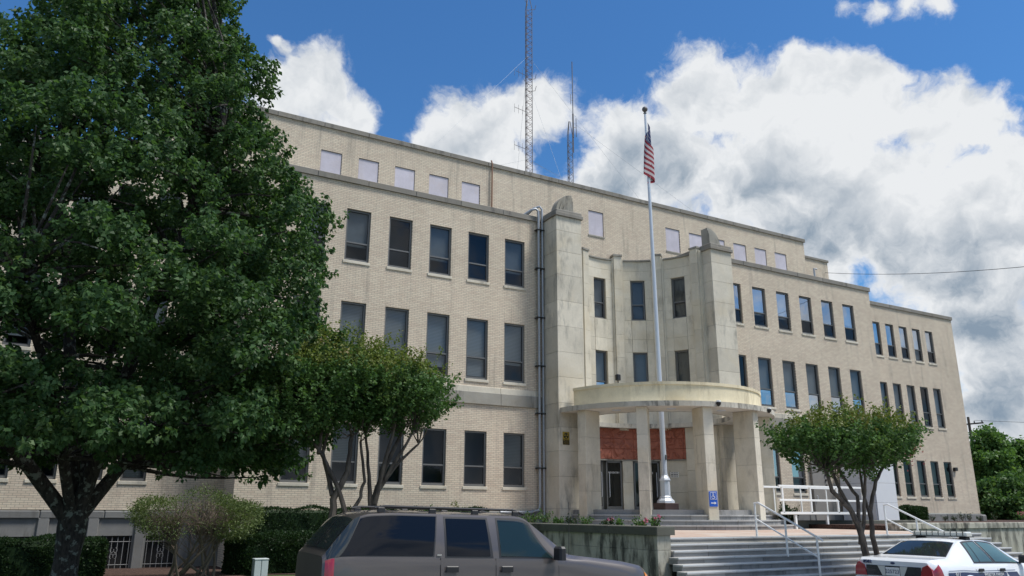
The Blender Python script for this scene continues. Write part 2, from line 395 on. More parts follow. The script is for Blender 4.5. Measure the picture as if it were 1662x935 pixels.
struct(ml.build('mulch_bed', 'mulch'))
# plaza with brick paving, raised planting beds each side
plaza = struct(MB().box(12.75, 25.8, -11.5, 1, -2.3, PZ - .1).build('plaza', 'concrete'))
pm = MB(); pm.add([(12.8, -11.21, PZ), (25.8, -11.21, PZ), (25.8, -1.0, PZ + .02), (12.8, -1.0, PZ + .02)], [(0, 1, 2, 3)]); pm.build('brick_paving', 'plaza_brick', plaza)
struct(MB().box(12.6, 13.0, -11.0, 1, -2.3, -.42).build('flower_bed', 'mulch'))
struct(MB().box(25.8, 70, -8.3, 30, -2.3, -.42).build('raised_bed', 'mulch'))
# front stairs: riser blocks under overhanging tread slabs with a worn painted nosing
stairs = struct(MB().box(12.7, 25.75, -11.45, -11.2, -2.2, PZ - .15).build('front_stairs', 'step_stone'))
RS, TR = .1325, .29
for k in range(9):
    y0 = -11.5 - TR * k; z1 = PZ - RS * k
    xs = 12.62 if k < 3 else 12.62 - .14 * (k - 2)
    x = xs; ln = .7 + .9 * ((k * 37) % 10) / 10
    while x < 25.75:
        x1 = min(25.75, x + ln); ln = random.choice((1.35, 1.6, 1.9, 2.1))
        if 25.75 - x1 < .4: x1 = 25.75
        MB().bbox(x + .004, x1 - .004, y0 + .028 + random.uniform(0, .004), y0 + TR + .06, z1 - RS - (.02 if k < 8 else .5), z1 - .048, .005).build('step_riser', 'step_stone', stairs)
        x = x1
    x = xs; ln = 1.1 + .7 * ((k * 53) % 10) / 10
    while x < 25.75:
        x1 = min(25.75, x + ln); ln = random.choice((1.35, 1.6, 1.9, 2.1))
        if 25.75 - x1 < .4: x1 = 25.75
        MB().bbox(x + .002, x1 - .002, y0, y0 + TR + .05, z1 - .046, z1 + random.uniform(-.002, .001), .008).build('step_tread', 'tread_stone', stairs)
        x = x1
    MB().box(xs, 25.74, y0 - .004, y0 + .030, z1 - .022, z1 + .004).build('step_nosing', 'nosing_paint', stairs)
# planter / cheek wall left of the stairs, cap and stone faces
cw = tag(empty('planter_wall', (12.2, -12, ZL)), 'weathered stone planter wall with dark coping beside the front stairs', 'wall')
def P(*a): return MB().box(*a)
cw_core = MB().box(0.03, .42, .03, 11, -.3, 1.30).build('wall_core', 'planter_stone', cw)
z0 = 0
yy = 0
for k, ln in enumerate((1.15, 1.05, 1.3, .75, 1.2, 1.1, 1.3, 1.2, 1.1)):
    for za, zb in ((-.3, .93), (.936, 1.262)):
        MB().bbox(0, .40, yy + .004, yy + ln - .004, za, zb, .006).build('stone_block', 'planter_stone', cw)
    yy += ln
yy = -.06
for k in range(6):
    MB().bbox(-.05, .50, yy + .003, yy + 1.85 - .003, 1.262, 1.455, .015).build('coping_stone', 'planter_cap', cw); yy += 1.85
# long retaining wall to the right of the stairs
rw = tag(empty('retaining_wall', (25.6, -8.75, ZL)), 'long stained concrete retaining wall behind the white police car', 'wall')
for k in range(16):
    x = k * 2.6
    MB().bbox(x + .004, x + 2.596, .03, .42, -.3, 1.25, .008).build('wall_panel', 'planter_stone', rw)
    MB().bbox(x + .003, x + 2.597, -.02, .47, 1.25, 1.445, .015).build('coping_stone', 'planter_stone', rw)
lw = tag(MB().bbox(24.9, 33.5, -4.75, -4.4, PZ - .3, -.28, .02).build('low_wall', 'planter_cap'), 'low dark concrete wall behind the white ramp railing', 'wall')

# ------------------------------------------------------------------ the building
bld = tag(empty('courthouse', (21.5, 8, -1.78)), 'three storey buff brick courthouse with stone pylons and curved entrance canopy', 'building')
INV = Matrix.Translation((-21.5, -8, 1.78))
def part(o, parent=bld):
    o.parent = parent
    if parent is bld: o.matrix_parent_inverse = INV
    return o
def B(mb, name, mat, **kw): return part(mb.build(name, mat, **kw))
T3, B3, T2, B2, T1, B1 = 10.83, 8.83, 7.28, 4.894, 2.93, .894
ROWS = ((B3, T3), (B2, T2), (B1, T1))
XC = 21.5
RV = .17
def wall_grid(x0, x1, z0, z1, y, ops, thick=.35):
    xs = sorted({x0, x1} | {o[0] for o in ops} | {o[1] for o in ops}); zs = sorted({z0, z1} | {o[2] for o in ops} | {o[3] for o in ops})
    mb = MB()
    for i in range(len(xs) - 1):
        for j in range(len(zs) - 1):
            cx, cz = (xs[i] + xs[i + 1]) / 2, (zs[j] + zs[j + 1]) / 2
            if any(o[0] < cx < o[1] and o[2] < cz < o[3] for o in ops): continue
            mb.add([(xs[i], y, zs[j]), (xs[i + 1], y, zs[j]), (xs[i + 1], y, zs[j + 1]), (xs[i], y, zs[j + 1])], [(0, 1, 2, 3)])
    for a, b_, c_, d in ops:
        mb.add([(a, y, c_), (b_, y, c_), (b_, y, d), (a, y, d), (a, y + RV, c_), (b_, y + RV, c_), (b_, y + RV, d), (a, y + RV, d)],
               [(0, 4, 5, 1), (1, 5, 6, 2), (2, 6, 7, 3), (3, 7, 4, 0)])
    return mb
WCACHE = {}
def wmesh(key, fn):
    if key not in WCACHE: WCACHE[key] = fn()
    return WCACHE[key]
def mk(mb, name, mat):
    me = mb.mesh(name); fixn(me); me.materials.append(MATS[mat]); return me
def window(x, y, z, w_, h, blind=None, cov=1.0, rz=0, frac=.36, sill=True):
    """sash window: frame, two panes, lower sash, blind, dark room behind, stone sill"""
    fb = .068
    zm = h * frac
    def f_frame():
        q = MB(); a, b_ = .07, .155
        q.box(0, fb, a, b_, 0, h); q.box(w_ - fb, w_, a, b_, 0, h); q.box(fb, w_ - fb, a, b_, 0, fb * 1.3); q.box(fb, w_ - fb, a, b_, h - fb, h)
        q.box(fb, w_ - fb, .08, .15, zm - .022, zm + .03)
        return mk(q, 'window', 'frame_metal')
    def f_sash():
        q = MB(); a, b_ = .088, .125; z0, z1 = fb * 1.3, zm - .022; s = .028
        q.box(fb, fb + s, a, b_, z0, z1); q.box(w_ - fb - s, w_ - fb, a, b_, z0, z1); q.box(fb + s, w_ - fb - s, a, b_, z0, z0 + s); q.box(fb + s, w_ - fb - s, a, b_, z1 - s, z1)
        return mk(q, 'sash', 'frame_dark')  # near-black colour paints the shadow outline round the lower sash
    def f_pane(lo):
        q = MB(); z0, z1 = (fb * 1.3 + .028, zm - .05) if lo else (zm + .022, h - fb)
        d = .028 if lo else 0
        yy = .108 if lo else .115
        q.add([(fb + d, yy, z0), (w_ - fb - d, yy, z0), (w_ - fb - d, yy, z1), (fb + d, yy, z1)], [(0, 1, 2, 3)])
        return mk(q, 'pane', 'glass')
    def f_room():
        q = MB(); d = .9
        vs = [(0, .16, 0), (w_, .16, 0), (w_, .16, h), (0, .16, h), (-.3, d, -.1), (w_ + .3, d, -.1), (w_ + .3, d, h), (-.3, d, h)]
        q.add(vs, [(4, 5, 6, 7), (0, 1, 5, 4), (1, 2, 6, 5), (2, 3, 7, 6), (3, 0, 4, 7)])
        return mk(q, 'room_recess', 'room_dark')
    def f_sill():
        q = MB(); q.bbox(-.05, w_ + .05, -.035, .165, -.105, -.003, .008); return mk(q, 'sill', 'limestone')
    key = (round(w_, 3), round(h, 3), frac)
    fr = link('window', wmesh(('f',) + key, f_frame)); part(fr); fr.location = (x, y, z); fr.rotation_euler = (0, 0, rz)
    for nm, me in (('sash', wmesh(('s',) + key, f_sash)), ('pane', wmesh(('p1',) + key, lambda: f_pane(False))), ('pane', wmesh(('p2',) + key, lambda: f_pane(True))), ('room_recess', wmesh(('r',) + key, f_room))):
        link(nm, me, fr)
    if sill: link('sill', wmesh(('l',) + key, f_sill), fr)
    if blind:
        def f_b():
            q = MB(); zb = max(.03, (1 - cov) * h)
            q.add([(.03, .19, zb), (w_ - .03, .19, zb), (w_ - .03, .19, h - .01), (.03, .19, h - .01)], [(0, 1, 2, 3)])
            return mk(q, 'blind', blind)
        link('blind', wmesh(('b', blind, cov) + key, f_b), fr)
    return fr
# window columns of the two wings and the two set-back ends
LX = [8.127 + 1.6774 * i for i in range(-1, 5)]; MX = [27.238 + 1.6774 * i for i in range(6)]
EX = [40.38 + 1.268 * i for i in range(5)]; WXm = [43 - (a + .754) for a in EX]
def ops_for(xs, w_): return [(a, a + w_, z0, z1) for a in xs for z0, z1 in ROWS]
B(wall_grid(5.05, 16.75, .017, 11.85, 0, ops_for(LX, .94)), 'brick_wall', 'brick')
B(wall_grid(26.3, 38.0, .017, 11.85, 0, ops_for(MX, .90)), 'brick_wall', 'brick')
B(wall_grid(38.0, 48.4, .0, 11.85, 1.75, ops_for(EX, .754)), 'brick_wall', 'brick')
bw = [(2.15 - 1.62 * i - .95, 2.15 - 1.62 * i + .0, -1.75, -.76) for i in range(-1, 4)]
B(wall_grid(-5.4, 5.05, .0, 11.85, 1.75, ops_for(WXm, .754)), 'brick_wall', 'brick')
for xx in (5.05, 38.0):
    B(MB().add([(xx, 0, -1.9), (xx, 1.75, -1.9), (xx, 1.75, 12), (xx, 0, 12)], [(0, 1, 2, 3)]), 'brick_wall', 'brick_side')
for xx in (-5.4, 48.4):
    B(MB().add([(xx, 1.75, -.0), (xx, 18, -.0), (xx, 18, 12), (xx, 1.75, 12)], [(0, 1, 2, 3)]), 'brick_wall', 'brick_side')
B(MB().box(5.05, 38.0, 7.5, 20, -1.9, 11.6), 'back_block', 'brick')
B(MB().box(-5.4, 48.4, 17.6, 18, -1.9, 11.5), 'brick_wall', 'brick')
for q in ((5.1, 17.0, .1), (26.0, 37.9, .1), (17.0, 26.0, 3.3)): B(MB().box(q[0], q[1], q[2], 19, 11.5, 11.6), 'roof', 'concrete')
B(MB().box(-5.3, 5.1, 1.85, 17.7, 11.4, 11.5), 'roof', 'concrete'); B(MB().box(37.9, 48.3, 1.85, 17.7, 11.4, 11.5), 'roof', 'concrete')
rr = random.Random(3)
for xs, w_, y in ((LX, .94, 0), (MX, .90, 0), (EX, .754, 1.75), (WXm, .754, 1.75)):
    for i, a in enumerate(xs):
        for r, (z0, z1) in enumerate(ROWS):
            if r == 0: bl, cv = (('blind', .35) if rr.random() < .35 else (None, 1))
            elif r == 1: bl, cv = (('blind', rr.choice((1., .7, .85))) if rr.random() < .8 else (None, 1))
            else: bl, cv = ('blind_green', rr.choice((1., .62, .65))) if rr.random() < .75 else (None, 1)
            if r == 0: bl, cv = ('sky_reflection_tone', rr.choice((1., 1., .55, .7))) if rr.random() < .8 else (None, 1)  # top-row sheets stand in for sky mirrored in the glass
            window(a, y, z0, w_, z1 - z0, bl, cv)
# string course between ground and first floor
for xa, xb in ((5.05, 16.6), (26.55, 38.0)):
    n = int((xb - xa) / 1.9); d = (xb - xa) / n
    for i in range(n):
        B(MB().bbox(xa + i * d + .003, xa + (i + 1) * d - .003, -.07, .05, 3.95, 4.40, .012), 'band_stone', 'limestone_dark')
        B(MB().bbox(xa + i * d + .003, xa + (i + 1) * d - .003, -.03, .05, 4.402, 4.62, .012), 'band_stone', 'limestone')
# copings
def coping(xa, xb, y0, y1, z0, z1, ln=1.75, mat='coping'):
    n = max(1, int((xb - xa) / ln)); d = (xb - xa) / n
    for i in range(n): B(MB().bbox(xa + i * d + .004, xa + (i + 1) * d - .004, y0 + rr.uniform(-.004, .004), y1, z0, z1 + rr.uniform(-.006, .006), .015), 'coping_stone', mat)
coping(4.98, 16.66, -.07, .32, 11.85, 12.07); coping(26.45, 38.07, -.07, .32, 11.85, 12.07)
coping(38.08, 48.47, 1.68, 2.05, 11.85, 12.06); coping(-5.47, 4.97, 1.68, 2.05, 11.85, 12.06)
# set-back attic storey with boarded windows, and lower rear wing
AY = 2.75
PANX = [6.1 + 1.605 * i - 0 for i in range(0)]
pan = [(7.71, 8.6), (9.32, 10.21), (10.94, 11.87), (12.54, 13.48), (14.13, 15.05), (21.04, 21.94), (25.92, 26.87), (27.53, 28.5), (29.14, 30.08), (30.73, 31.68), (32.34, 33.25), (33.93, 34.87)]
aops = [(a, b_, 13.02, 14.28) for a, b_ in pan]
aw = wall_grid(4.0, 36.45, 11.62, 15.3, AY, aops)
B(aw, 'attic_wall', 'brick')
B(MB().box(4.02, 36.43, AY + .3, 20, 11.5, 15.2), 'attic_block', 'brick_side')
B(MB().box(1.7, 39.35, AY + .75, 19.5, 11.5, 14.72), 'attic_block', 'brick')
coping(3.92, 36.53, AY - .08, AY + .35, 15.3, 15.5, 1.9); coping(36.54, 39.42, AY + .68, AY + 1.0, 14.72, 14.86, 1.5)
B(MB().box(36.15, 36.52, AY + .36, 20, 15.3, 15.48), 'coping_stone', 'coping')
for a, b_ in pan:
    B(MB().bbox(a + .01, b_ - .01, AY + .035, AY + .12, 13.03, 14.27, .01), 'window_board', 'lilac_board')
    B(MB().bbox(a - .04, b_ + .04, AY - .03, AY + .16, 12.93, 13.015, .01), 'sill', 'limestone_dark')
# stone base course
for xa, xb, y, z0 in ((5.05, 16.6, 0, -1.9), (26.5, 38.0, 0, -.6), (38.0, 48.4, 1.75, -.6)):
    n = int((xb - xa) / 1.6); d = (xb - xa) / n
    for i in range(n): B(MB().bbox(xa + i * d + .003, xa + (i + 1) * d - .003, y - .10, y + .2, z0, .012 if xb < 40 else -.01, .03), 'base_stone', 'basement_stone')
B(MB().bbox(48.1, 48.62, 1.5, 2.1, -.6, -.05, .08), 'base_stone', 'basement_stone')
# left end: basement storey with barred openings
for i in range(6):
    B(MB().bbox(-5.4 + i * 1.74, -5.4 + (i + 1) * 1.74 - .006, 1.58, 1.9, -.23, -.02, .03), 'base_stone', 'basement_stone')
bops = []
for i in range(6): bops.append((2.83 - 1.34 * i, 2.83 - 1.34 * i + .94, -1.9, -.77))
B(wall_grid(-5.4, 5.05, -1.9, -.23, 1.66, bops), 'basement_wall', 'basement_stone')
for a, b_, z0, z1 in bops:
    B(MB().box(a - .1, b_ + .1, 1.84, 1.9, z0 - .1, z1 + .1), 'basement_window', 'black')
    gr = part(empty('window_grille', (a, 1.70, -1.75))); gr.name = 'window_grille'
    for kx in range(6): MB().tube([(.06 + kx * .164, 0, 0), (.06 + kx * .164, 0, .95)], .011, 6).build('bar', 'grille_grey', gr)
    for zz in (.12, .80): MB().tube([(0, -.005, zz), (.94, -.005, zz)], .011, 6).build('bar', 'grille_grey', gr)
    sc = MB()
    for s in (-1, 1):
        for q in (-1, 1):
            pts = [(.47 + s * (.05 + .05 * math.sin(u)), -.012, .46 + q * (.09 + .07 * math.cos(u))) for u in np.linspace(0, 5.2, 12)]
            sc.tube(pts, .008, 5)
    sc.build('scroll', 'grille_grey', gr)
    B(MB().bbox(b_ + .05, b_ + .35, 1.585, 1.7, -1.9, -.232, .02), 'pilaster', 'basement_stone')
# ------------------------------------------------------------------ entrance pylons
def pylon(x0, x1, inner):
    core = B(MB().box(x0 + .02, x1 - .02, -1.13, 3.2, -1.0, 11.8), 'pylon', 'limestone_dark')
    zs = [-.6, .12, 1.3, 2.25, 3.15, 4.08, 5.1, 6.1, 7.15, 8.2, 9.3, 10.3, 11.2, 11.84]
    for i in range(len(zs) - 1):
        MB().bbox(x0, x1, -1.15, 1.6, zs[i] + .004, zs[i + 1] - .004, .008).build('stone_block', 'limestone', core)
    MB().bbox(x0 - .07, x1 + .07, -1.23, 1.65, 11.84, 11.99, .02).build('cap_stone', 'coping', core)
    MB().bbox(x0 - .03, x1 + .03, -1.19, 1.6, 11.992, 12.13, .03).build('cap_stone', 'coping', core)
    # quarter-round fin, three stepped rings
    s = 1 if inner > 0 else -1
    xi = (x1 - .22) if s > 0 else (x0 + .22)
    for k, (rad, ya, yb) in enumerate(((.88, -.80, -.38), (.74, -.86, -.801), (.58, -.91, -.861))):
        poly = [(xi, 12.13)] + [(xi - s * rad * math.cos(a) * .9, 12.13 + rad * 1.02 * math.sin(a)) for a in np.linspace(0, math.pi / 2, 14)]
        if s < 0: poly = poly[::-1]
        MB().prism(poly, 'y', ya, yb).build('fin', 'limestone_dark', core)
    return core
pyl = pylon(16.62, 17.86, 1); pylon(25.16, 26.46, -1)
# ------------------------------------------------------------------ concave stone front between the pylons
CC = (21.5, -.9); RW = 3.52
cwall = B(MB().arc(CC, RW + .25, RW + .6, -1, 181, 3.6, 11.8, 60), 'curved_wall', 'limestone_dark')
def blk(a0, a1, z0, z1, r0=RW, r1=RW + .3, mat='limestone_pale', nm='stone_block', gap=True):
    ga = .08 if gap else 0; gz = .004 if gap else 0
    return MB().arc(CC, r0, r1, a0 + ga, a1 - ga, z0 + gz, z1 - gz).build(nm, mat, cwall)
BAYS = (26, 58, 90, 122, 154); WH = 5.6
for bc in BAYS:
    a0, a1 = bc - 11.4, bc + 11.4
    zj = [3.6, 4.894, 6.1, 7.28, 7.9, 8.83, 9.9, 10.83, 11.3, 11.78]
    for i in range(len(zj) - 1):
        za, zb = zj[i], zj[i + 1]
        inw = (4.8 < (za + zb) / 2 < 7.28) or (8.83 < (za + zb) / 2 < 10.83)
        if inw: blk(a0, bc - WH, za, zb); blk(bc + WH, a1, za, zb)
        else:
            if zb <= 8.84 and za >= 7.27: blk(a0, bc - WH, za, zb); blk(bc + WH, a1, za, zb); blk(bc - WH, bc + WH, za, zb, RW - .015)
            else: blk(a0, a1, za, zb)
    blk(a0 + .3, a1 - .3, 11.782, 11.86, RW - .07, RW + .3, 'limestone_dark', 'coping_stone')
    # backing so nothing shows through
    for z0, z1 in ((B3, T3), (B2, T2)):
        a = R(bc + WH - .15); px, py = CC[0] + (RW + .05) * math.cos(a), CC[1] + (RW + .05) * math.sin(a)
        wd = 2 * (RW + .02) * math.sin(R(WH - .15))
        window(px, py, z0, wd, z1 - z0, (None if bc == 26 else 'sky_reflection_tone') if z0 > 8 else ('blind' if bc != 26 else None), 1.0, rz=R(bc - 90), frac=.40, sill=z0 > 8)
for pc in (10, 42, 74, 106, 138, 170):
    zs = [3.6, 4.7, 5.85, 7.0, 8.1, 9.25, 10.35, 11.3, 12.0]
    for i in range(len(zs) - 1):
        blk(pc - 3.4, pc + 3.4, zs[i], zs[i + 1], RW - .11, RW + .25)
    for s in (-1, 1): blk(min(pc + s * 3.4, pc + s * 4.7), max(pc + s * 3.4, pc + s * 4.7), 3.6, 11.9, RW - .05, RW + .25, gap=False, nm='fillet')
    blk(pc - 4.0, pc + 4.0, 12.0, 12.1, RW - .15, RW + .28, 'limestone_dark', 'coping_stone')
B(MB().arc(CC, RW + .26, RW + .6, -1, 181, 11.8, 11.84, 60), 'roof', 'concrete')
lo = B(MB().box(18.4, 19.9, 2.45, 2.7, 11.9, 12.1), 'roof_louvre', 'galvanised')
# ------------------------------------------------------------------ lower entrance: doors, piers, terracotta relief
FZ = .09
ent = B(MB().arc(CC, RW + .3, RW + .6, -1, 181, -.6, 3.7, 60), 'entrance_wall', 'limestone_dark')
def eb(a0, a1, z0, z1, r0=RW, r1=RW + .32, mat='limestone_pale'): return MB().arc(CC, r0, r1, a0 + .08, a1 - .08, z0 + .004, z1 - .004).build('stone_block', mat, ent)
for a0, a1 in ((67, 75), (105, 113)):
    for z0, z1 in ((FZ, 1.28), (1.28, 2.28)): eb(a0, a1, z0, z1, RW - .03)
for a0, a1 in ((26.5, 47), (133, 153.5)):
    for z0, z1 in ((FZ, .85), (.85, 1.6), (1.6, 2.28)): eb(a0, a1, z0, z1)
for a0, a1 in ((15, 26.2), (153.8, 165)):
    for z0, z1 in ((FZ, .9), (.9, 1.8), (1.8, 2.75), (2.75, 3.69)): eb(a0, a1, z0, z1, RW - .12)
for a0, a1 in ((0, 14.8), (165.2, 180)):
    for z0, z1 in ((FZ, .95), (.95, 1.85), (1.85, 2.8), (2.8, 3.69)): eb(a0, a1, z0, z1, RW + .02)
# terracotta relief: carved height field on the curve, laid in blocks
na, nz = 520, 76
A = np.linspace(26.4, 153.6, na); Z = np.linspace(2.30, 3.69, nz)
ga, gz = np.meshgrid(A, Z, indexing='ij')
u = np.radians(ga) * RW; v = gz
def fb(u, v, s):
    r_ = np.zeros_like(u); q = np.random.default_rng(s)
    for o in range(26):
        fr_ = q.uniform(4, 19); th = q.uniform(0, math.pi); ph = q.uniform(0, 6.3)
        r_ += np.sin(fr_ * (u * math.cos(th) + v * math.sin(th)) + ph) / (fr_ ** .6)
    return r_
f1 = fb(u + .10 * fb(u, v, 4), v + .10 * fb(u, v, 5), 9); f1 = f1 / f1.std(); f2 = fb(u, v, 12); f2 = f2 / f2.std()
h = .035 * np.tanh(1.5 * f1) - .034 * np.exp(-(f1 / .13) ** 2) - .024 * np.exp(-(f2 / .10) ** 2) + .010 * f2     # rounded forms with incised outlines
jt = (np.abs((u / .58) % 1 - .5) > .492) | (np.abs(((v - 2.3) / .464) % 1 - .5) > .487)
h = np.where(jt, h - .03, h)
rad = RW - .09 - h
X_ = CC[0] + rad * np.cos(np.radians(ga)); Y_ = CC[1] + rad * np.sin(np.radians(ga))
rm = MB(); rm.v = list(zip(X_.ravel().tolist(), Y_.ravel().tolist(), gz.ravel().tolist()))
rm.f = [(i * nz + j, i * nz + j + 1, (i + 1) * nz + j + 1, (i + 1) * nz + j) for i in range(na - 1) for j in range(nz - 1)]
B(rm, 'relief_panel', 'terracotta', smooth=True)
B(MB().arc(CC, RW - .06, RW + .3, 26.4, 153.6, 2.24, 2.30, 60), 'relief_ledge', 'limestone_dark')
def door(ac, wdt, txt, lines, handle_side):
    a = R(ac); c0 = Vector((CC[0] + (RW + .03) * math.cos(a), CC[1] + (RW + .03) * math.sin(a), FZ))
    d = part(empty('glass_door', c0, R(ac - 90))); d.name = 'glass_door'
    hw = wdt / 2; q = MB()
    for x0, x1 in ((-hw, -hw + .07), (hw - .07, hw)): q.box(x0, x1, -.03, .05, 0, 2.15)
    q.box(-hw, hw, -.03, .05, 2.06, 2.15); q.box(-hw + .07, hw - .07, -.03, .05, 0, .16)
    q.build('door_frame', 'frame_metal', d)
    MB().add([(-hw + .07, 0, .16), (hw - .07, 0, .16), (hw - .07, 0, 2.06), (-hw + .07, 0, 2.06)], [(0, 1, 2, 3)]).build('pane', 'glass_door', d)
    hs = handle_side * (hw - .13)
    MB().tube([(hs, -.02, .55), (hs, -.09, .57), (hs, -.09, 1.62), (hs, -.02, 1.64)], .016, 8).build('handle', 'pole_silver', d)
    MB().box(-hw, hw, .5, .52, 0, 2.2).build('lobby_dark', 'room_dark', d)
    for i, s in enumerate(lines):
        text_mesh('lettering', s, 'white_rail', .115, d, Matrix.Translation((0, -.012, 1.62 - .14 * i)) @ Matrix.Rotation(R(90), 4, 'X'), .002, 1.05)
    return d
door(82, .80, 'a', ('NO ENTRY',), -1); door(98, .80, 'b', ('NO ENTRY',), 1)
door(57, 1.15, 'c', ('ENTRANCE', 'ONLY'), 1); door(123, 1.15, 'd', ('ENTRANCE', 'ONLY'), -1)
# ------------------------------------------------------------------ circular steps, blade columns, ring canopy
ps = struct(MB().arc(CC, 0.02, 4.3, -180, 180, -.6, FZ - .01, 90).build('portico_floor', 'step_stone'))
RZ = (FZ - PZ) / 4
for k, rk in enumerate((4.27, 4.6, 4.93, 5.26)):
    z1 = FZ - RZ * k
    nseg = 15
    for i in range(nseg):
        a0 = -176 + 172 * i / nseg + (3 if k % 2 else 0); a1 = a0 + 172 / nseg
        if k % 2 and i == nseg - 1: a1 = -4
        MB().arc(CC, rk - .42, rk - .03, a0 + .06, a1 - .06, z1 - RZ - .03, z1 - .05, 4).build('step_riser', 'step_stone', ps)
        MB().arc(CC, rk - .42, rk, a0 + .04, a1 - .04, z1 - .048, z1, 4).build('step_tread', 'tread_stone', ps)
for k, ac in enumerate((-165, -135, -105, -75, -45, -15)):
    a = R(ac)
    c = B(MB().box(-.40, .40, -.18, .18, 0, 4.2), 'column', 'limestone_dark', loc=(CC[0] + 4.22 * math.cos(a), CC[1] + 4.22 * math.sin(a), -.5), rz=a)
    zs = [-.02, 1.24, 2.2, 3.2, 4.195]
    for i in range(4): MB().bbox(-.42, .42, -.195, .195, zs[i] + .003, zs[i + 1] - .003, .008).build('stone_block', 'limestone_pale', c)
cs = MB(); cs.arc(CC, 3.1, 4.8, -177, -3, 3.70, 3.86, 70); cs.arc(CC, 3.1, 3.6, -2.95, 182.95, 3.70, 3.86, 60)
can = B(cs, 'canopy_slab', 'soffit')
for i in range(24):
    a0 = -177 + 174 * i / 24; MB().arc(CC, 4.79, 4.83, a0 + .04, a0 + 174 / 24 - .04, 3.685, 3.875, 4).build('edge_stone', 'canopy_edge', can)
for i in range(20):
    a0 = 360 * i / 20; MB().arc(CC, 3.07, 3.11, a0 + .04, a0 + 18 - .04, 3.685, 3.875, 6).build('edge_stone', 'canopy_edge', can)
for i in range(10):
    a0 = -174 + 168 * i / 10; MB().arc(CC, 4.12, 4.33, a0 + .01, a0 + 16.8 - .01, 3.862, 4.53, 6).build('parapet_panel', 'canopy_cream', can)
    MB().arc(CC, 4.08, 4.37, a0 + .02, a0 + 16.8 - .02, 4.53, 4.64, 6).build('parapet_cap', 'canopy_cream', can)
for ac in (-150, -120, -90, -60, -30):
    a = R(ac); MB().lathe([(.16, -.02), (.18, 0), (.18, .02)], 14, (CC[0] + 3.95 * math.cos(a), CC[1] + 3.95 * math.sin(a), 3.695)).build('recessed_light', 'pole_silver', can)
# ------------------------------------------------------------------ rain pipes, conduit and roof odds and ends
dp = MB(); dp.tube([(15.72, .2, 12.02), (16.05, -.1, 12.30), (16.22, -.17, 12.36), (16.33, -.19, 12.27), (16.35, -.19, 12.0), (16.35, -.19, .3), (16.30, -.19, .06), (15.9, -.19, -.02), (14.6, -.19, -.02)], .055, 10)
B(dp, 'rain_pipe', 'galvanised', smooth=True)
dp = MB(); dp.tube([(15.9, .2, 12.05), (16.2, -.05, 12.42), (16.42, -.17, 12.50), (16.52, -.19, 12.38), (16.53, -.19, 12.0), (16.53, -.19, -.3)], .05, 10)
B(dp, 'rain_pipe', 'galvanised', smooth=True)
for zz in (1.6, 3.7, 5.6, 7.6, 9.7, 11.4): B(MB().box(16.24, 16.6, -.26, -.02, zz, zz + .05), 'pipe_clamp', 'frame_dark')
B(MB().tube([(15.62, 2.66, 12.2), (15.62, 2.66, 15.45), (15.60, 2.72, 15.62)], .035, 8), 'rain_pipe', 'copper_pipe')
B(MB().tube([(16.9, .6, 12.13), (16.9, .6, 12.65)], .04, 8), 'vent_pipe', 'frame_dark')
B(MB().tube([(34.3, .5, 12.0), (34.3, .5, 12.75), (34.5, .5, 12.75)], .05, 8), 'vent_pipe', 'galvanised')
B(MB().box(46.3, 46.55, 1.6, 1.74, 2.42, 2.62), 'wall_vent', 'black'); B(MB().box(48.42, 48.7, 2.2, 2.7, 2.6, 2.75), 'wall_lamp', 'white_rail')

# ------------------------------------------------------------------ vegetation
def leafmat(name, c0, c1, c2, rough=.5, trans=.3):
    m, t, b = newmat(name); b.inputs['Roughness'].default_value = rough; b.inputs['Specular IOR Level'].default_value = .22
    gi = nd(t, 'ShaderNodeNewGeometry'); rnd = gi.outputs['Random Per Island']
    n = noise(t, gi.outputs['Position'], 1.1, 3, .6).outputs['Fac']
    c = mixc(t, rnd, c0, c1); c = mixc(t, mth(t, 'MULTIPLY', smooth(t, n, .5, .75), smooth(t, rnd, .3, .9)), c, c2)
    lk(t, c, b.inputs['Base Color'])
    tl = nd(t, 'ShaderNodeBsdfTranslucent'); cc = mixc(t, 1.0, c, (1.25, 1.3, .7), 'MULTIPLY'); lk(t, cc, tl.inputs[0])
    mx = nd(t, 'ShaderNodeMixShader'); mx.inputs[0].default_value = trans
    o = t.nodes['Material Output']; lk(t, b.outputs[0], mx.inputs[1]); lk(t, tl.outputs[0], mx.inputs[2]); lk(t, mx.outputs[0], o.inputs[0])
leafmat('leaf_maple', (.038, .088, .032), (.078, .150, .052), (.15, .23, .09), trans=.4)  # palest green also paints sunlit tips into random clumps
leafmat('leaf_crape', (.048, .105, .03), (.10, .185, .055), (.18, .25, .075), trans=.35)
leafmat('leaf_new', (.11, .16, .03), (.17, .20, .05), (.22, .12, .06))
leafmat('leaf_hedge', (.014, .034, .013), (.030, .062, .021), (.045, .085, .027))
leafmat('leaf_shrub', (.085, .13, .045), (.17, .22, .09), (.28, .32, .15))
leafmat('leaf_far', (.065, .14, .038), (.125, .225, .062), (.19, .29, .095), trans=.4)
leafmat('petal_pink', (.55, .10, .22), (.70, .22, .38), (.75, .35, .5))
leafmat('leaf_bloom_red', (.28, .07, .08), (.42, .11, .13), (.5, .2, .2))
m, t, b = newmat('bark_maple'); b.inputs['Roughness'].default_value = .95
g = geopos(t); n1 = noise(t, mapping(t, g, (1, 1, .35)), 16, 6, .7).outputs['Fac']; n2 = noise(t, g, 7, 4, .6).outputs['Fac']
c = mixc(t, smooth(t, n1, .35, .65), (.018, .015, .013), (.065, .056, .047)); c = mixc(t, smooth(t, n2, .55, .62), c, (.20, .22, .19)); lk(t, c, b.inputs['Base Color']); bump(t, b, n1, 1.0, .06)
m, t, b = newmat('bark_crape'); b.inputs['Roughness'].default_value = .8
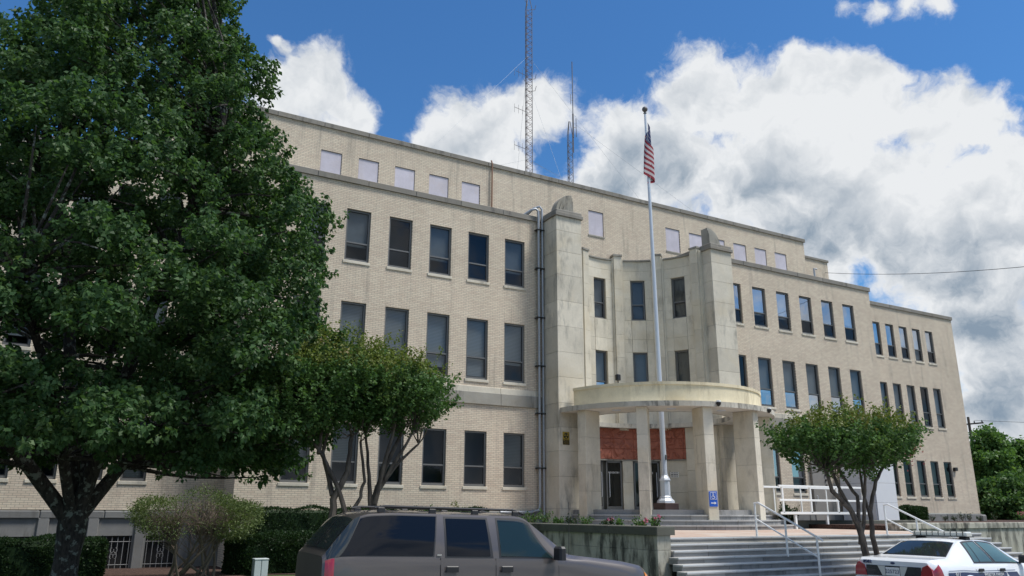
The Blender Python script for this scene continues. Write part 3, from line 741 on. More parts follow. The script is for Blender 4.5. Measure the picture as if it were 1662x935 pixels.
g = geopos(t); n1 = noise(t, mapping(t, g, (1, 1, .25)), 9, 5, .6).outputs['Fac']
c = mixc(t, smooth(t, n1, .35, .65), (.055, .042, .034), (.15, .118, .092)); lk(t, c, b.inputs['Base Color']); bump(t, b, n1, .5, .02)
plain('twig', (.16, .125, .095), .9, var=.2)

def unit(v): return v / (np.linalg.norm(v, axis=-1, keepdims=True) + 1e-9)
def leaf_obj(name, pos, d, size, mat, parent=None, width=.42, fold=.12, loc=(0, 0, 0)):
    n = len(pos); d = unit(d); r_ = rng.normal(size=(n, 3)); wv = unit(np.cross(d, r_)); nn = np.cross(d, wv)
    L = np.broadcast_to(np.asarray(size, float), (n,))[:, None]
    pos = pos - np.asarray(loc)
    V = np.stack([pos, pos + d * L * .42 + wv * L * width + nn * L * fold, pos + d * L - nn * L * fold * .6, pos + d * L * .42 - wv * L * width + nn * L * fold], 1).reshape(-1, 3)
    me = bpy.data.meshes.new(name); me.vertices.add(4 * n); me.vertices.foreach_set('co', V.astype(np.float32).ravel())
    me.loops.add(4 * n); me.loops.foreach_set('vertex_index', np.arange(4 * n, dtype=np.int32))
    me.polygons.add(n); me.polygons.foreach_set('loop_start', np.arange(0, 4 * n, 4, dtype=np.int32))
    me.update(calc_edges=True); me.materials.append(MATS[mat])
    return link(name, me, parent)
def shoots(base, dirs, length, per, leaf, droop=.5, spread=.16, tipbias=1.0):
    """leaves set round straight shoots; returns leaf positions, directions, sizes, and t along the shoot"""
    n = len(base); tt = rng.random((n, per)) ** tipbias
    L = (np.broadcast_to(np.asarray(length, float), (n,)) * rng.uniform(.6, 1.25, n))[:, None]
    dr = unit(dirs)[:, None, :]
    side = unit(np.cross(np.broadcast_to(dr, (n, per, 3)), rng.normal(size=(n, per, 3))))
    p = base[:, None, :] + dr * (tt * L)[..., None] + side * (spread * rng.random((n, per)) * (1 - .6 * tt))[..., None]
    d = side + dr * .45 + np.array([0, 0, -droop]) + rng.normal(size=(n, per, 3)) * .25
    s = leaf * rng.uniform(.65, 1.2, (n, per))
    return p.reshape(-1, 3), d.reshape(-1, 3), s.ravel(), tt.ravel()
def curve_pts(a, b_, bend, n=6):
    a, b_ = np.array(a, float), np.array(b_, float); out = []
    for i in range(n + 1):
        t_ = i / n; out.append(a + (b_ - a) * t_ + np.array(bend) * math.sin(math.pi * t_))
    return out
def tree_root(name, loc, label, cat='tree', group=None): return tag(empty(name, loc), label, cat, group)
def rel(pts, loc): return [tuple(np.array(p) - np.array(loc)) for p in pts]

# --- the large maple
TB = np.array((.45, -8.5, -1.78))
mt = tree_root('maple_tree', tuple(TB), 'large dark green maple with thick forked lichen-spotted trunk before the left wing')
tm = MB(); fork = TB + (0.02, 0, 1.45)
tm.tube(rel([TB + (0, 0, -.15), TB + (0, 0, .12), TB + (0, 0, .45), TB + (.01, 0, .9), fork, fork + (0, 0, .3)], TB), [.44, .33, .245, .225, .27, .25], 18)
tm.build('trunk', 'bark_maple', mt, smooth=True)
def Rz(z): return np.interp(z, [.3, 1.0, 2.2, 4.0, 6.0, 8.5, 10.5, 12.5, 14.5, 16.0], [3.9, 4.3, 4.6, 4.65, 4.2, 3.1, 2.05, 1.35, .8, .3])
lob = []
q = np.random.default_rng(21)
for k in range(30):          # low skirt of drooping boughs
    an = 2 * math.pi * k / 30 + q.uniform(-.1, .1); rr_ = q.uniform(2.3, 4.2)
    c = np.array((TB[0] + rr_ * math.cos(an), TB[1] + rr_ * math.sin(an), q.uniform(.65, 1.2)))
    lob.append((c, q.uniform(.6, .8)))
tries = 0
while len(lob) < 350 and tries < 60000:
    tries += 1
    z = q.uniform(.9, 15.6); rr_ = Rz(z); fr_ = q.uniform(.25, .93) ** .6; an = q.uniform(0, 2 * math.pi)
    c = np.array((TB[0] + rr_ * fr_ * math.cos(an), TB[1] + rr_ * fr_ * math.sin(an), z)); r0 = q.uniform(.42, .85)
    if c[1] + r0 > -.6: continue
    if fr_ < .35 and z < 1.6: continue
    if any(np.linalg.norm(c - l[0]) < .60 * (r0 + l[1]) for l in lob): continue
    lob.append((c, r0))
limb_dirs = [(-.95, -.35, .85), (-.25, .35, 1.5), (.32, -.30, 1.5), (.85, .25, 1.05), (.1, .75, 1.1), (-.4, -.75, 1.1)]
ends = []
for i, ld in enumerate(limb_dirs):
    ld = np.array(ld); L = (5.2 if ld[2] < 1.2 else 8.5)
    e = fork + unit(ld) * L; pts = curve_pts(fork + unit(ld) * -.12, e, (0, 0, .45), 8)
    rr0 = (.15, .165, .16, .145, .11, .11)[i]
    MB().tube(rel(pts, TB), list(np.linspace(rr0, .06, len(pts))), 12).build('limb', 'bark_maple', mt, smooth=True)
    ends += [(p, max(.05, rr0 - (rr0 - .06) * k / 8)) for k, p in enumerate(pts) if k > 1]
bm_ = MB()
for c, r0 in lob:
    j = min(range(len(ends)), key=lambda k: np.linalg.norm(ends[k][0] - c) + .8 * max(0, ends[k][0][2] - c[2]))
    a = ends[j][0]; pts = curve_pts(a, c, q.normal(size=3) * .18 + (0, 0, .2), 5)
    bm_.tube(rel(pts, TB), list(np.linspace(min(.055, ends[j][1] * .7), .012, 6)), 5, caps=False)
bm_.build('branch', 'bark_maple', mt, smooth=True, fix=False)
bs, ds = [], []
for c, r0 in lob:
    n = int(36 * (r0 / .7) ** 2)
    dv = unit(q.normal(size=(n, 3))); dv[:, 2] = np.where(dv[:, 2] < -.35, -dv[:, 2], dv[:, 2])
    ax = np.array((c[0] - TB[0], c[1] - TB[1], .35 * (c[2] - 5))); ax = ax / (np.linalg.norm(ax) + 1e-6)
    ps_ = c + dv * r0 * q.uniform(.35, .9, (n, 1)) * (1, 1, .8)
    bs.append(ps_); ds.append(unit(dv * .7 + ax * .6 + (0, 0, .75)))
bs = np.concatenate(bs); ds = np.concatenate(ds)
p_, d_, s_, _ = shoots(bs, ds, .46, 32, .105, droop=1.0, spread=.11, tipbias=.65)
leaf_obj('crown', p_, d_, s_, 'leaf_maple', mt, width=.36, fold=.12, loc=TB)

# --- crape myrtles
def crape(base, label, stems, crown, n_sh, leaf, group=None, sh_len=.55, blossom=None, seed=1, per=34, near=1):
    """stems: list of lists of points (absolute); crown: list of (centre, rx, ry, rz)"""
    q = np.random.default_rng(seed); base = np.array(base, float)
    if near != 1:       # the same tree, smaller and nearer the street
        O_ = np.array((0, -26.69, 0)); mv = lambda p: O_ + (np.array(p, float) - O_) * near
        stems = [([mv(p) for p in st], r0 * near, r1 * near) for st, r0, r1 in stems]; crown = [(mv(c), a_ * near, b_ * near, c_ * near) for c, a_, b_, c_ in crown]
        base = mv(base); base[2] = -1.72; leaf *= .84; sh_len *= near
        stems = [([np.array((st[0][0], st[0][1], -1.85))] + st if st[0][2] < -1.2 else st, r0, r1) for st, r0, r1 in stems]
    tr = tree_root('crape_myrtle', tuple(base), label, 'tree', group)
    tops = []
    for st, r0, r1 in stems:
        pts = [np.array(p, float) for p in st]
        fine_ = []
        for i in range(len(pts) - 1):
            for k in range(4): fine_.append(pts[i] + (pts[i + 1] - pts[i]) * k / 4 + q.normal(size=3) * .008)
        fine_.append(pts[-1])
        MB().tube(rel(fine_, base), list(np.linspace(r0, r1, len(fine_))), 9).build('trunk', 'bark_crape', tr, smooth=True)
        tops.append(pts[-1])
    br_ = MB(); bs, ds = [], []
    vol = [c[1] * c[2] * c[3] for c in crown]; tot = sum(vol)
    for (c, rx, ry, rz_), v_ in zip(crown, vol):
        c = np.array(c); n = int(n_sh * v_ / tot); dv = unit(q.normal(size=(n, 3)))
        dv[:, 2] = np.where((dv[:, 2] < -.2) & (q.random(n) < .6), -dv[:, 2], dv[:, 2])
        ps_ = c + dv * np.array((rx, ry, rz_)) * q.uniform(.35, .97, (n, 1)) ** .6
        bs.append(ps_); ds.append(dv * (.95, .95, .3) + (0, 0, .75))
    bs = np.concatenate(bs); ds = np.concatenate(ds)
    for i in range(0, len(bs), 5):
        j = min(range(len(tops)), key=lambda k: np.linalg.norm(tops[k] - bs[i]))
        br_.tube(rel(curve_pts(tops[j], bs[i], (0, 0, -.12), 3), base), [.016, .012, .008, .004], 4, caps=False)
    br_.build('branch', 'bark_crape', tr, fix=False)
    p_, d_, s_, t_ = shoots(bs, ds, sh_len, per, leaf, droop=.12, spread=.07)
    zmax = np.array([max(c[0][2] + c[3] for c in crown)])
    newg = (t_ > .48) & (np.repeat(bs[:, 2], per) > zmax - .85 * max(c[3] for c in crown))
    leaf_obj('crown', p_[~newg], d_[~newg], s_[~newg], 'leaf_crape', tr, width=.34, fold=.08, loc=base)
    leaf_obj('new_growth', p_[newg], d_[newg], s_[newg] * .85, 'leaf_new', tr, width=.32, fold=.08, loc=base)
    if blossom is not None:
        c, r_, n = blossom; bp = np.array(c) + q.normal(size=(n, 3)) * np.array(r_)
        leaf_obj('blossom', bp, q.normal(size=(n, 3)), .06, 'leaf_bloom_red', tr, width=.45, loc=base)
    return tr
GL = 'crape myrtles before the left wing'
zt = ZL
crape((6.45, -6, zt), 'crape myrtle with bent side trunk, standing beside the large maple',
      [([(6.42, -6, zt - .1), (6.42, -6, -.6), (6.45, -6.05, .3), (6.75, -6.1, 1.0), (6.85, -6.0, 2.0)], .15, .05),
       ([(6.45, -6.05, zt), (6.8, -6.2, -.2), (6.5, -6.1, .6), (6.1, -5.9, 1.4), (5.6, -5.7, 2.1)], .09, .04),
       ([(6.0, -5.9, 1.45), (6.05, -5.8, 1.9), (6.1, -5.7, 2.4)], .06, .03),
       ([(6.42, -5.95, .4), (6.2, -5.6, 1.5), (6.4, -5.3, 2.3)], .07, .03)],
      [((5.2, -5.9, 2.75), 1.35, 1.3, 1.0), ((6.3, -6.0, 3.15), 1.25, 1.3, 1.15), ((4.6, -5.6, 2.2), .8, .9, .6), ((5.2, -6.0, 1.95), .95, .9, .5), ((6.1, -6.0, 2.3), .9, .8, .5)], 1000, .09, GL, .75, seed=3, near=.77)
crape((7.55, -5.9, zt), 'crape myrtle with many fanned trunks rising behind the SUV roof',
      [([(7.55, -5.9, zt - .1), (7.55, -5.9, -.3), (7.6, -5.9, .3), (7.85, -5.9, 1.1), (8.3, -5.9, 2.1)], .15, .045),
       ([(7.5, -5.9, .1), (7.45, -5.8, .9), (7.35, -5.6, 2.2)], .07, .03), ([(7.6, -5.95, .2), (7.75, -6.1, 1.2), (7.95, -6.2, 2.2)], .08, .035),
       ([(7.65, -5.9, .5), (8.3, -5.7, 1.3), (8.95, -5.6, 1.85)], .06, .03), ([(7.6, -5.9, .4), (8.1, -6.2, 1.4), (8.5, -6.4, 2.2)], .06, .03),
       ([(7.0, -5.9, zt), (6.85, -5.9, -.2), (7.15, -5.95, .25), (7.25, -6, .75), (7.05, -6.1, 1.8)], .07, .035)],
      [((7.6, -5.9, 3.1), 1.2, 1.2, 1.05), ((8.4, -5.85, 2.9), 1.1, 1.1, .95), ((7.2, -6.0, 2.2), .7, .7, .5), ((8.1, -5.9, 2.35), .95, .9, .45)], 900, .09, GL, .75, seed=5, near=.77)
ZC = zroad(17) + .10
crape((16.95, -13.98, ZC), 'single crape myrtle with spreading flat crown in front of the stairs',
      [([(16.85, -13.98, ZC - .1), (16.85, -13.98, -1.2), (16.72, -13.95, -.4), (16.5, -13.9, .1), (15.95, -13.9, .5), (15.75, -13.9, 1.05)], .10, .035),
       ([(16.72, -13.95, -.3), (16.4, -13.8, .5), (16.2, -13.6, 1.2)], .055, .028), ([(16.72, -13.95, -.2), (16.95, -13.8, .4), (16.7, -13.6, .9), (16.6, -13.6, 1.3)], .05, .028),
       ([(17.2, -14.0, ZC - .1), (17.2, -14.0, -1.2), (17.08, -14.0, -.5), (17.12, -14.0, .05), (17.45, -14, .75), (17.85, -14, 1.15)], .075, .035),
       ([(17.08, -14, -.1), (17.05, -13.9, .5), (17.3, -13.7, 1.2)], .045, .022), ([(16.75, -13.9, -.7), (16.95, -13.9, -.2), (17.0, -14.0, .5), (16.95, -14.1, 1.1)], .055, .028)],
      [((15.85, -13.95, 1.36), 1.1, 1.0, .55), ((16.85, -13.9, 1.52), 1.2, 1.1, .64), ((17.6, -13.95, 1.42), .95, .95, .55), ((18.15, -14.0, 1.48), .5, .55, .36), ((15.1, -13.9, 1.45), .5, .6, .34), ((16.9, -13.9, 1.05), .8, .7, .45)], 950, .082, None, .62,
      blossom=((18.62, -14.1, 1.66), (.10, .14, .17), 420), seed=8, per=34)

# --- hedges: clipped, one object each
def hedge(x0, x1, y0, y1, z0, z1, label, n=9000, leaf=.055, seed=1, rnd=.16, group='clipped hedges along the building'):
    q = np.random.default_rng(seed); base = ((x0 + x1) / 2, (y0 + y1) / 2, z0)
    h = tag(empty('hedge', base), label, 'hedge', group)
    hx, hy, hz = (x1 - x0) / 2, (y1 - y0) / 2, z1 - z0
    core = MB(); core.bbox(-hx + .03, hx - .03, -hy + .03, hy - .03, -.05, hz - .035, min(rnd * .8, hy - .05)); core.build('stems', 'leaf_hedge', h)
    n = int(n * 2.2)
    ar = [2 * hx * 2 * hy, 2 * hx * hz, 2 * hx * hz, 2 * hy * hz, 2 * hy * hz]; pr = np.array(ar) / sum(ar); f = q.choice(5, n, p=pr)
    u, v = q.uniform(-1, 1, n), q.uniform(0, 1, n); w2 = q.uniform(-1, 1, n)
    x = np.where(f == 3, -1, np.where(f == 4, 1, u)) * hx; y = np.where(f == 1, -1, np.where(f == 2, 1, w2)) * hy; z = np.where(f == 0, 1, v) * hz
    nx = np.where(f == 3, -1, np.where(f == 4, 1, 0)).astype(float); ny = np.where(f == 1, -1, np.where(f == 2, 1, 0)).astype(float); nz_ = (f == 0).astype(float)
    # round the edges
    ex = np.clip((np.abs(x) - (hx - rnd)) / rnd, 0, 1); ey = np.clip((np.abs(y) - (hy - rnd)) / rnd, 0, 1); ez = np.clip((z - (hz - rnd)) / rnd, 0, 1)
    sh = rnd * .42
    z = z - sh * np.maximum(ex, ey) ** 2 * (f == 0); x = x - np.sign(x) * sh * np.maximum(ez, ey * (f >= 3)) ** 2 * (f >= 3); y = y - np.sign(y) * sh * np.maximum(ez, ex) ** 2 * ((f == 1) | (f == 2))
    bumpy = .035 * (np.sin(3.1 * x + 1.3 * z) + np.sin(5.3 * x - 2.2 * y + 4 * z))
    p = np.stack([x + nx * bumpy, y + ny * bumpy, z + nz_ * bumpy], 1) + q.normal(size=(n, 3)) * .02
    d = np.stack([nx, ny, nz_], 1) + q.normal(size=(n, 3)) * .6
    leaf_obj('foliage', p + np.array(base), d, leaf * q.uniform(.7, 1.3, n), 'leaf_hedge', h, width=.36, loc=base)
    return h
hedge(-5.2, 1.55, -1.6, -.35, ZL, -.78, 'low clipped hedge behind the maple trunk below the barred basement windows', 14000, .06, 1)
hedge(4.75, 8.2, -2.35, -1.1, ZL, -.68, 'low rounded hedge beside the small grey utility box', 14000, .06, 2, .35)
hedge(5.7, 13.8, -.85, -.15, ZL, .055, 'tall narrow hedge against the brick left wing wall', 15000, .055, 3, .1)
hedge(35.7, 36.7, -1.5, -.6, -.45, .22, 'small dark hedge bush beside the white sheet metal enclosure', 4000, .06, 4, .3)
hedge(36.9, 38.6, -1.4, -.5, -.45, .30, 'rounded dark hedge bush before the right wing corner', 6000, .06, 5, .35)

# --- round multi-stemmed shrub with bare twiggy middle
sb = np.array((3.6, -2.6, ZL)); q = np.random.default_rng(12)
sh = tag(empty('shrub', tuple(sb)), 'rounded pale green shrub with bare twiggy centre beside the barred windows', 'shrub')
SC0, SR = np.array((3.62, -2.6, -.17)), np.array((1.72, .85, .70))
stm = MB(); tw = MB(); mids = []
for i in range(13):
    b1 = sb + (q.uniform(-.6, .7), q.uniform(-.2, .2), -.05); an = q.uniform(0, 6.28)
    e = SC0 + SR * (.62 * math.cos(an) * q.uniform(.4, 1), .5 * math.sin(an), -.35)
    pts = curve_pts(b1, e, (q.normal() * .14, q.normal() * .1, -.05), 6); stm.tube(rel(pts, sb), list(np.linspace(.042, .016, 7)), 6); mids += pts[3:]
stm.build('stem', 'twig', sh)
for i in range(620):
    dv = unit(q.normal(size=3)); dv[2] = abs(dv[2]) - .25; e = SC0 + SR * dv * q.uniform(.8, 1.0); a0 = min((mids[j] for j in q.integers(0, len(mids), 5)), key=lambda m_: np.linalg.norm(m_ - e))
    tw.tube(rel(curve_pts(a0, e, q.normal(size=3) * .05, 3), sb), [.010, .007, .005, .003], 4, caps=False)
tw.build('twigs', 'twig', sh, fix=False)
m_ = 26000; dv = unit(q.normal(size=(m_, 3))); dv = dv[dv[:, 2] > -.75]
dens_ = np.interp(dv[:, 0], [-1, -.55, -.2, .25, .45, 1], [.6, .45, .12, .18, .85, 1.0]); dv = dv[q.random(len(dv)) < dens_]
pos = SC0 + SR * dv * q.uniform(.78, 1.04, (len(dv), 1)) + .12 * np.sin(dv[:, [1, 2, 0]] * 6 + 1) + q.normal(size=dv.shape) * .04
leaf_obj('foliage', pos, dv + q.normal(size=dv.shape) * .5 + (0, 0, .3), .052, 'leaf_shrub', sh, width=.32, loc=sb)

# --- trees beyond the right end of the building
def far_tree(base, h, r, label, seed, mat='leaf_far', n=130, low=.15, group='trees beyond the right end of the courthouse'):
    q = np.random.default_rng(seed); base = np.array(base, float)
    tr = tree_root('broadleaf_tree', tuple(base), label, 'tree', group)
    MB().tube([(0, 0, -.2), (0, 0, h * .25), (.2, 0, h * .5), (.1, .1, h * .8)], [.28, .22, .16, .05], 8).build('trunk', 'bark_maple', tr, smooth=True)
    bs, ds = [], []; br_ = MB()
    for i in range(n):
        t_ = q.uniform(low, 1); rr_ = r * math.sin(math.pi * min(1, (t_ - low + .12) / (1.12 - low)) ** .8) + .3
        an = q.uniform(0, 6.28); fr_ = q.uniform(.2, 1) ** .5; c = base + (rr_ * fr_ * math.cos(an), rr_ * fr_ * math.sin(an), h * t_); r0 = q.uniform(.45, .95) * r / 3.2
        if i % 3 == 0: br_.tube(rel([base + (0, 0, h * t_ * .6), c], base), [.06, .015], 4, caps=False)
        k = 26; dv = unit(q.normal(size=(k, 3))); bs.append(c + dv * r0 * q.uniform(.5, 1, (k, 1))); ds.append(dv + (0, 0, .4))
    br_.build('branch', 'bark_maple', tr, fix=False)
    p_, d_, s_, _ = shoots(np.concatenate(bs), np.concatenate(ds), .5, 7, .26, droop=.5, spread=.3)
    leaf_obj('crown', p_, d_, s_, mat, tr, width=.42, loc=base)
far_tree((64, 9.6, -1.2), 7.3, 2.2, 'tall airy pale green tree rising beside the brick building corner', 31, n=70)
far_tree((67, 8.6, -1.2), 6.2, 2.6, 'broad green tree with open sky gaps near the utility pole wires', 32, n=90)
far_tree((60, 6.6, -1.0), 3.4, 1.9, 'low dense dark green tree crowding the brick building corner', 33, mat='leaf_crape', n=80, low=.05)
far_tree((62, 5.0, -1.0), 3.6, 2.2, 'low bushy dark tree above the pink flower bed', 34, mat='leaf_crape', n=90, low=.05)
far_tree((76, 15, -1.2), 7.0, 3.6, 'farthest broad tree standing behind the airy pale tree', 35, n=100)
far_tree((72, 9.0, -1.2), 6.0, 3.2, 'dense mid green tree past the low bushy trees', 36, n=110)
far_tree((80, 10.0, -1.2), 7.0, 4.0, 'large green tree farthest along the verge past the courthouse', 37, n=110)
# --- small plants and flowers in the beds
def plant(loc, h, w_, label, seed, flower=None, nleaf=160, leaf=.06, mat='leaf_crape', group='small plants in the planting beds'):
    q = np.random.default_rng(seed); pl = tag(empty('bedding_plant', loc), label, 'plant', group)
    st = MB(); tips = []
    for i in range(9):
        an = q.uniform(0, 6.28); e = np.array((w_ * .5 * q.random() ** .5 * math.cos(an), w_ * .5 * q.random() ** .5 * math.sin(an), h * q.uniform(.6, 1))); st.tube([(0, 0, -.03), tuple(e * (.5, .5, .6)), tuple(e)], [.006, .005, .003], 4, caps=False); tips.append(e)
    st.build('stem', 'twig', pl, fix=False); tips = np.array(tips)
    idx = q.integers(0, 9, nleaf); p = tips[idx] * q.uniform(.35, 1.0, (nleaf, 1)) + q.normal(size=(nleaf, 3)) * .035
    leaf_obj('foliage', p, q.normal(size=(nleaf, 3)) + (0, 0, .6), leaf * q.uniform(.6, 1.2, nleaf), mat, pl)
    if flower:
        p = np.repeat(tips[:flower], 14, 0) + q.normal(size=(flower * 14, 3)) * .022; leaf_obj('flower', p, q.normal(size=(flower * 14, 3)) + (0, 0, .5), .05, 'petal_pink', pl)
    return pl
q = random.Random(4)
LBL = ['pink flowering plant at the stairs end of the planter', 'bushy plant with pink flowers second from the planter stairs end', 'low leafy plant between two pink flowering planter plants', 'pink flowering plant third from the planter stairs end among leaves'] + \
      ['leafy bedding plant %s from the planter stairs end behind the coping' % w_ for w_ in ('fifth', 'sixth', 'seventh', 'eighth', 'ninth', 'tenth', 'eleventh', 'twelfth', 'thirteenth', 'fourteenth')]
for i in range(14):
    y = -11.3 + i * .72 + q.uniform(-.1, .1); fl = 2 if i in (0, 1, 3) else None
    plant((12.75 + q.uniform(-.05, .12), y, -.42), q.uniform(.22, .46), q.uniform(.3, .5), LBL[i], 50 + i, fl, 150, .065, q.choice(('leaf_crape', 'leaf_hedge', 'leaf_crape')), 'plants in the planter beside the stairs')
plant((12.8, -.55, -.35), .75, .75, 'reddish tipped young shrub below the pipe bend at the brick wall', 81, None, 220, .06, 'leaf_new')
plant((11.2, -.95, -.35), .55, .6, 'small spiky green plant rising over the hedge by the wall', 82, None, 180, .07)
for i in range(10):
    plant((39.5 + i * .95, .9 + q.uniform(-.3, .2), -.42), q.uniform(.25, .5), .45, 'small dark plant, %s from the enclosure side, at the right end wall base' % ('first', 'second', 'third', 'fourth', 'fifth', 'sixth', 'seventh', 'eighth', 'ninth', 'tenth')[i], 90 + i, None, 110, .06, 'leaf_hedge', 'plants along the right end wall')
for i in range(6):
    plant((53 + i * .8, 1.6 + i * .35 + q.uniform(-.3, .3), -.42), .55, .9, 'pink flowering plant under the far trees, %s from the building corner' % ('first', 'second', 'third', 'fourth', 'fifth', 'sixth')[i], 110 + i, 6, 160, .09, 'leaf_crape', 'pink flowers past the corner')
for i in range(2):
    plant((25.2 + i * .55, -4.05, PZ), 1.0, .7, ('dark leafy shrub behind the start of the white ramp rail', 'dark leafy shrub under the white ramp rail beside the first one')[i], 120 + i, None, 420, .08, 'leaf_hedge', 'shrubs behind the ramp')

# ------------------------------------------------------------------ vehicles
def carpaint(name, col, metal=.0, rough=.32):
    m, t, b = newmat(name); b.inputs['Base Color'].default_value = (*col, 1); b.inputs['Metallic'].default_value = metal; b.inputs['Roughness'].default_value = rough
    b.inputs['Coat Weight'].default_value = .9; b.inputs['Coat Roughness'].default_value = .05
    n = noise(t, geopos(t), 3.0, 3, .5).outputs['Fac']
    r_ = mth(t, 'MULTIPLY_ADD', n, .12, rough - .06); lk(t, r_, b.inputs['Roughness'])
carpaint('paint_mauve', (.092, .080, .077), .3, .38); carpaint('paint_white', (.80, .82, .85), 0, .35)
plain('tint_glass', (.005, .007, .012), .04, spec=.28); plain('tint_grey', (.02, .026, .028), .06, spec=.8)
plain('rubber', (.015, .015, .016), .8); plain('trim_black', (.02, .02, .022), .45); plain('rim_metal', (.45, .46, .47), .35, .8)
plain('chrome', (.6, .6, .62), .15, 1.0); plain('lens_red', (.33, .012, .025), .15, coat=1); plain('lens_amber', (.7, .22, .03), .2, coat=.6); plain('lens_clear', (.62, .62, .58), .2, coat=.5)
plain('decal_navy', (.022, .035, .12), .35, coat=.6); plain('decal_gold', (.30, .25, .16), .4); plain('decal_brown', (.115, .09, .075), .4); plain('plate_white', (.75, .76, .75), .4); plain('interior_grey', (.09, .12, .12), .9); plain('cabin_daylight_tone', (.26, .30, .29), .9); plain('panel_black', (.006, .008, .022), .25, coat=.6)
class Car:
    def __init__(s, L, st):
        s.L = L; s.xs = np.linspace(0, L, 141); s.p = {}
        k = np.array([.06, .24, .40, .24, .06])
        for nme, (xx, yy) in st.items():
            v = np.interp(s.xs, xx, yy); vp = np.pad(v, 2, mode='edge'); s.p[nme] = np.convolve(vp, k, 'valid')
    def g(s, n, x): return float(np.interp(x, s.xs, s.p[n]))
    def body(s, x, t):            # t 0..1 rocker -> belt
        zb, zs, wb, ws = s.g('zb', x), s.g('zs', x), s.g('wb', x), s.g('ws', x)
        z = zb + (zs - zb) * t
        w_ = np.interp(t, [0, .10, .45, .78, .93, 1], [wb - .05, wb - .01, wb + .012, wb, (wb * .55 + ws * .45), ws])
        return float(w_), z
    def green(s, x, t):           # t 0..1 belt -> roof edge
        zs, ws, zr, wr = s.g('zs', x), s.g('ws', x), s.g('zr', x), s.g('wr', x)
        ze = zs + (zr - zs) * .93
        bul = .02 * math.sin(math.pi * t) * min(1, (zr - zs) / .3)
        return ws + (wr - ws) * t + bul, zs + (ze - zs) * t
    def top(s, x, f):             # f 0..1 centre -> roof edge
        zs, zr, wr = s.g('zs', x), s.g('zr', x), s.g('wr', x); ze = zs + (zr - zs) * .93
        return wr * f, zr - (zr - ze) * f ** 3.2
    def section(s, x):
        pts = [(0, s.g('zb', x))] + [s.body(x, t) for t in (0, .08, .18, .3, .45, .6, .75, .86, .94)] + [s.green(x, t) for t in (0, .12, .3, .5, .7, .88)] + [s.top(x, f) for f in (1, .93, .82, .6, .3, 0)]
        return pts
    def shell(s, wheels, wr):
        mb = MB(); n = None
        for x in s.xs:
            h = s.section(x); full = [(-a, z) for a, z in h] + [(a, z) for a, z in h[::-1][1:-1]]
            n = len(full); mb.v += [(x, a, z) for a, z in full]
        for i in range(len(s.xs) - 1):
            for k in range(n):
                k2 = (k + 1) % n
                f = (i * n + k, i * n + k2, (i + 1) * n + k2, (i + 1) * n + k)
                c = np.mean([mb.v[q] for q in f], 0)
                if abs(c[1]) > .55 and any((c[0] - wx) ** 2 + (c[2] - wr) ** 2 < (wr + .035) ** 2 for wx in wheels): continue
                mb.f.append(f)
        mb.f.append(tuple(range(n))); mb.f.append(tuple((len(s.xs) - 1) * n + k for k in range(n)))
        return mb
    def patch(s, kind, quad, off=.006, side=-1, nu=12, nv=6):
        """quad: (x,t) corners bl, br, tr, tl on the side surface ('body' or 'green'); or 'top' with (x,f signed)"""
        mb = MB(); (ax, at), (bx, bt), (cx, ct), (dx, dt) = quad
        for i in range(nu + 1):
            u = i / nu
            for j in range(nv + 1):
                v = j / nv
                x = (ax * (1 - u) + bx * u) * (1 - v) + (dx * (1 - u) + cx * u) * v; t_ = (at * (1 - u) + bt * u) * (1 - v) + (dt * (1 - u) + ct * u) * v
                if kind == 'top':
                    f = abs(t_); w_, z = s.top(x, f); e = .02
                    x2, z2 = min(s.L, x + e), s.top(min(s.L, x + e), f)[1]; x1, z1 = max(0, x - e), s.top(max(0, x - e), f)[1]
                    nx, nz_ = -(z2 - z1), (x2 - x1); q = math.hypot(nx, nz_) + 1e-9
                    mb.v.append((x + nx / q * off, math.copysign(w_, t_), z + nz_ / q * off))
                else:
                    w_, z = (s.body if kind == 'body' else s.green)(x, t_); mb.v.append((x, side * (w_ + off), z + (off * .3 if kind == 'green' else 0)))
        for i in range(nu):
            for j in range(nv): a = i * (nv + 1) + j; mb.f.append((a, a + nv + 1, a + nv + 2, a + 1))
        return mb
    def tz(s, x, z): zb, zs = s.g('zb', x), s.g('zs', x); return (z - zb) / (zs - zb)
def wheel(parent, x, y, r_, w_, side):
    wq = MB(); prof = [(r_ * .62, -w_ / 2), (r_ * .92, -w_ / 2), (r_, -w_ / 2 + .04), (r_, w_ / 2 - .04), (r_ * .92, w_ / 2), (r_ * .62, w_ / 2)]
    wq.lathe(prof, 32); o = wq.build('wheel', 'rubber', parent, smooth=True); o.rotation_euler = (R(90), 0, 0); o.location = (x, y, r_)
    rq = MB(); s = 1 if side < 0 else -1
    rq.lathe([(r_ * .61, s * (w_ / 2 - .05)), (r_ * .56, s * (w_ / 2 - .01)), (r_ * .5, s * (w_ / 2 - .04)), (r_ * .2, s * (w_ / 2 - .035)), (r_ * .17, s * (w_ / 2)), (.01, s * (w_ / 2 + .005))], 28)
    rq.build('rim', 'rim_metal', o, smooth=True)
def arch(car, parent, wx, wr, mat, side):
    mb = MB(); n = 20; pts = []
    for i in range(n + 1):
        a = math.pi * i / n; x = wx + (wr + .05) * math.cos(a); z = wr + (wr + .05) * math.sin(a)
        w_, _ = car.body(x, np.clip(car.tz(x, z), 0, 1)); pts.append((x, side * (w_ - .004), z))
    mb.tube(pts, .03, 8); return mb.build('wheel_arch', mat, parent, smooth=True)

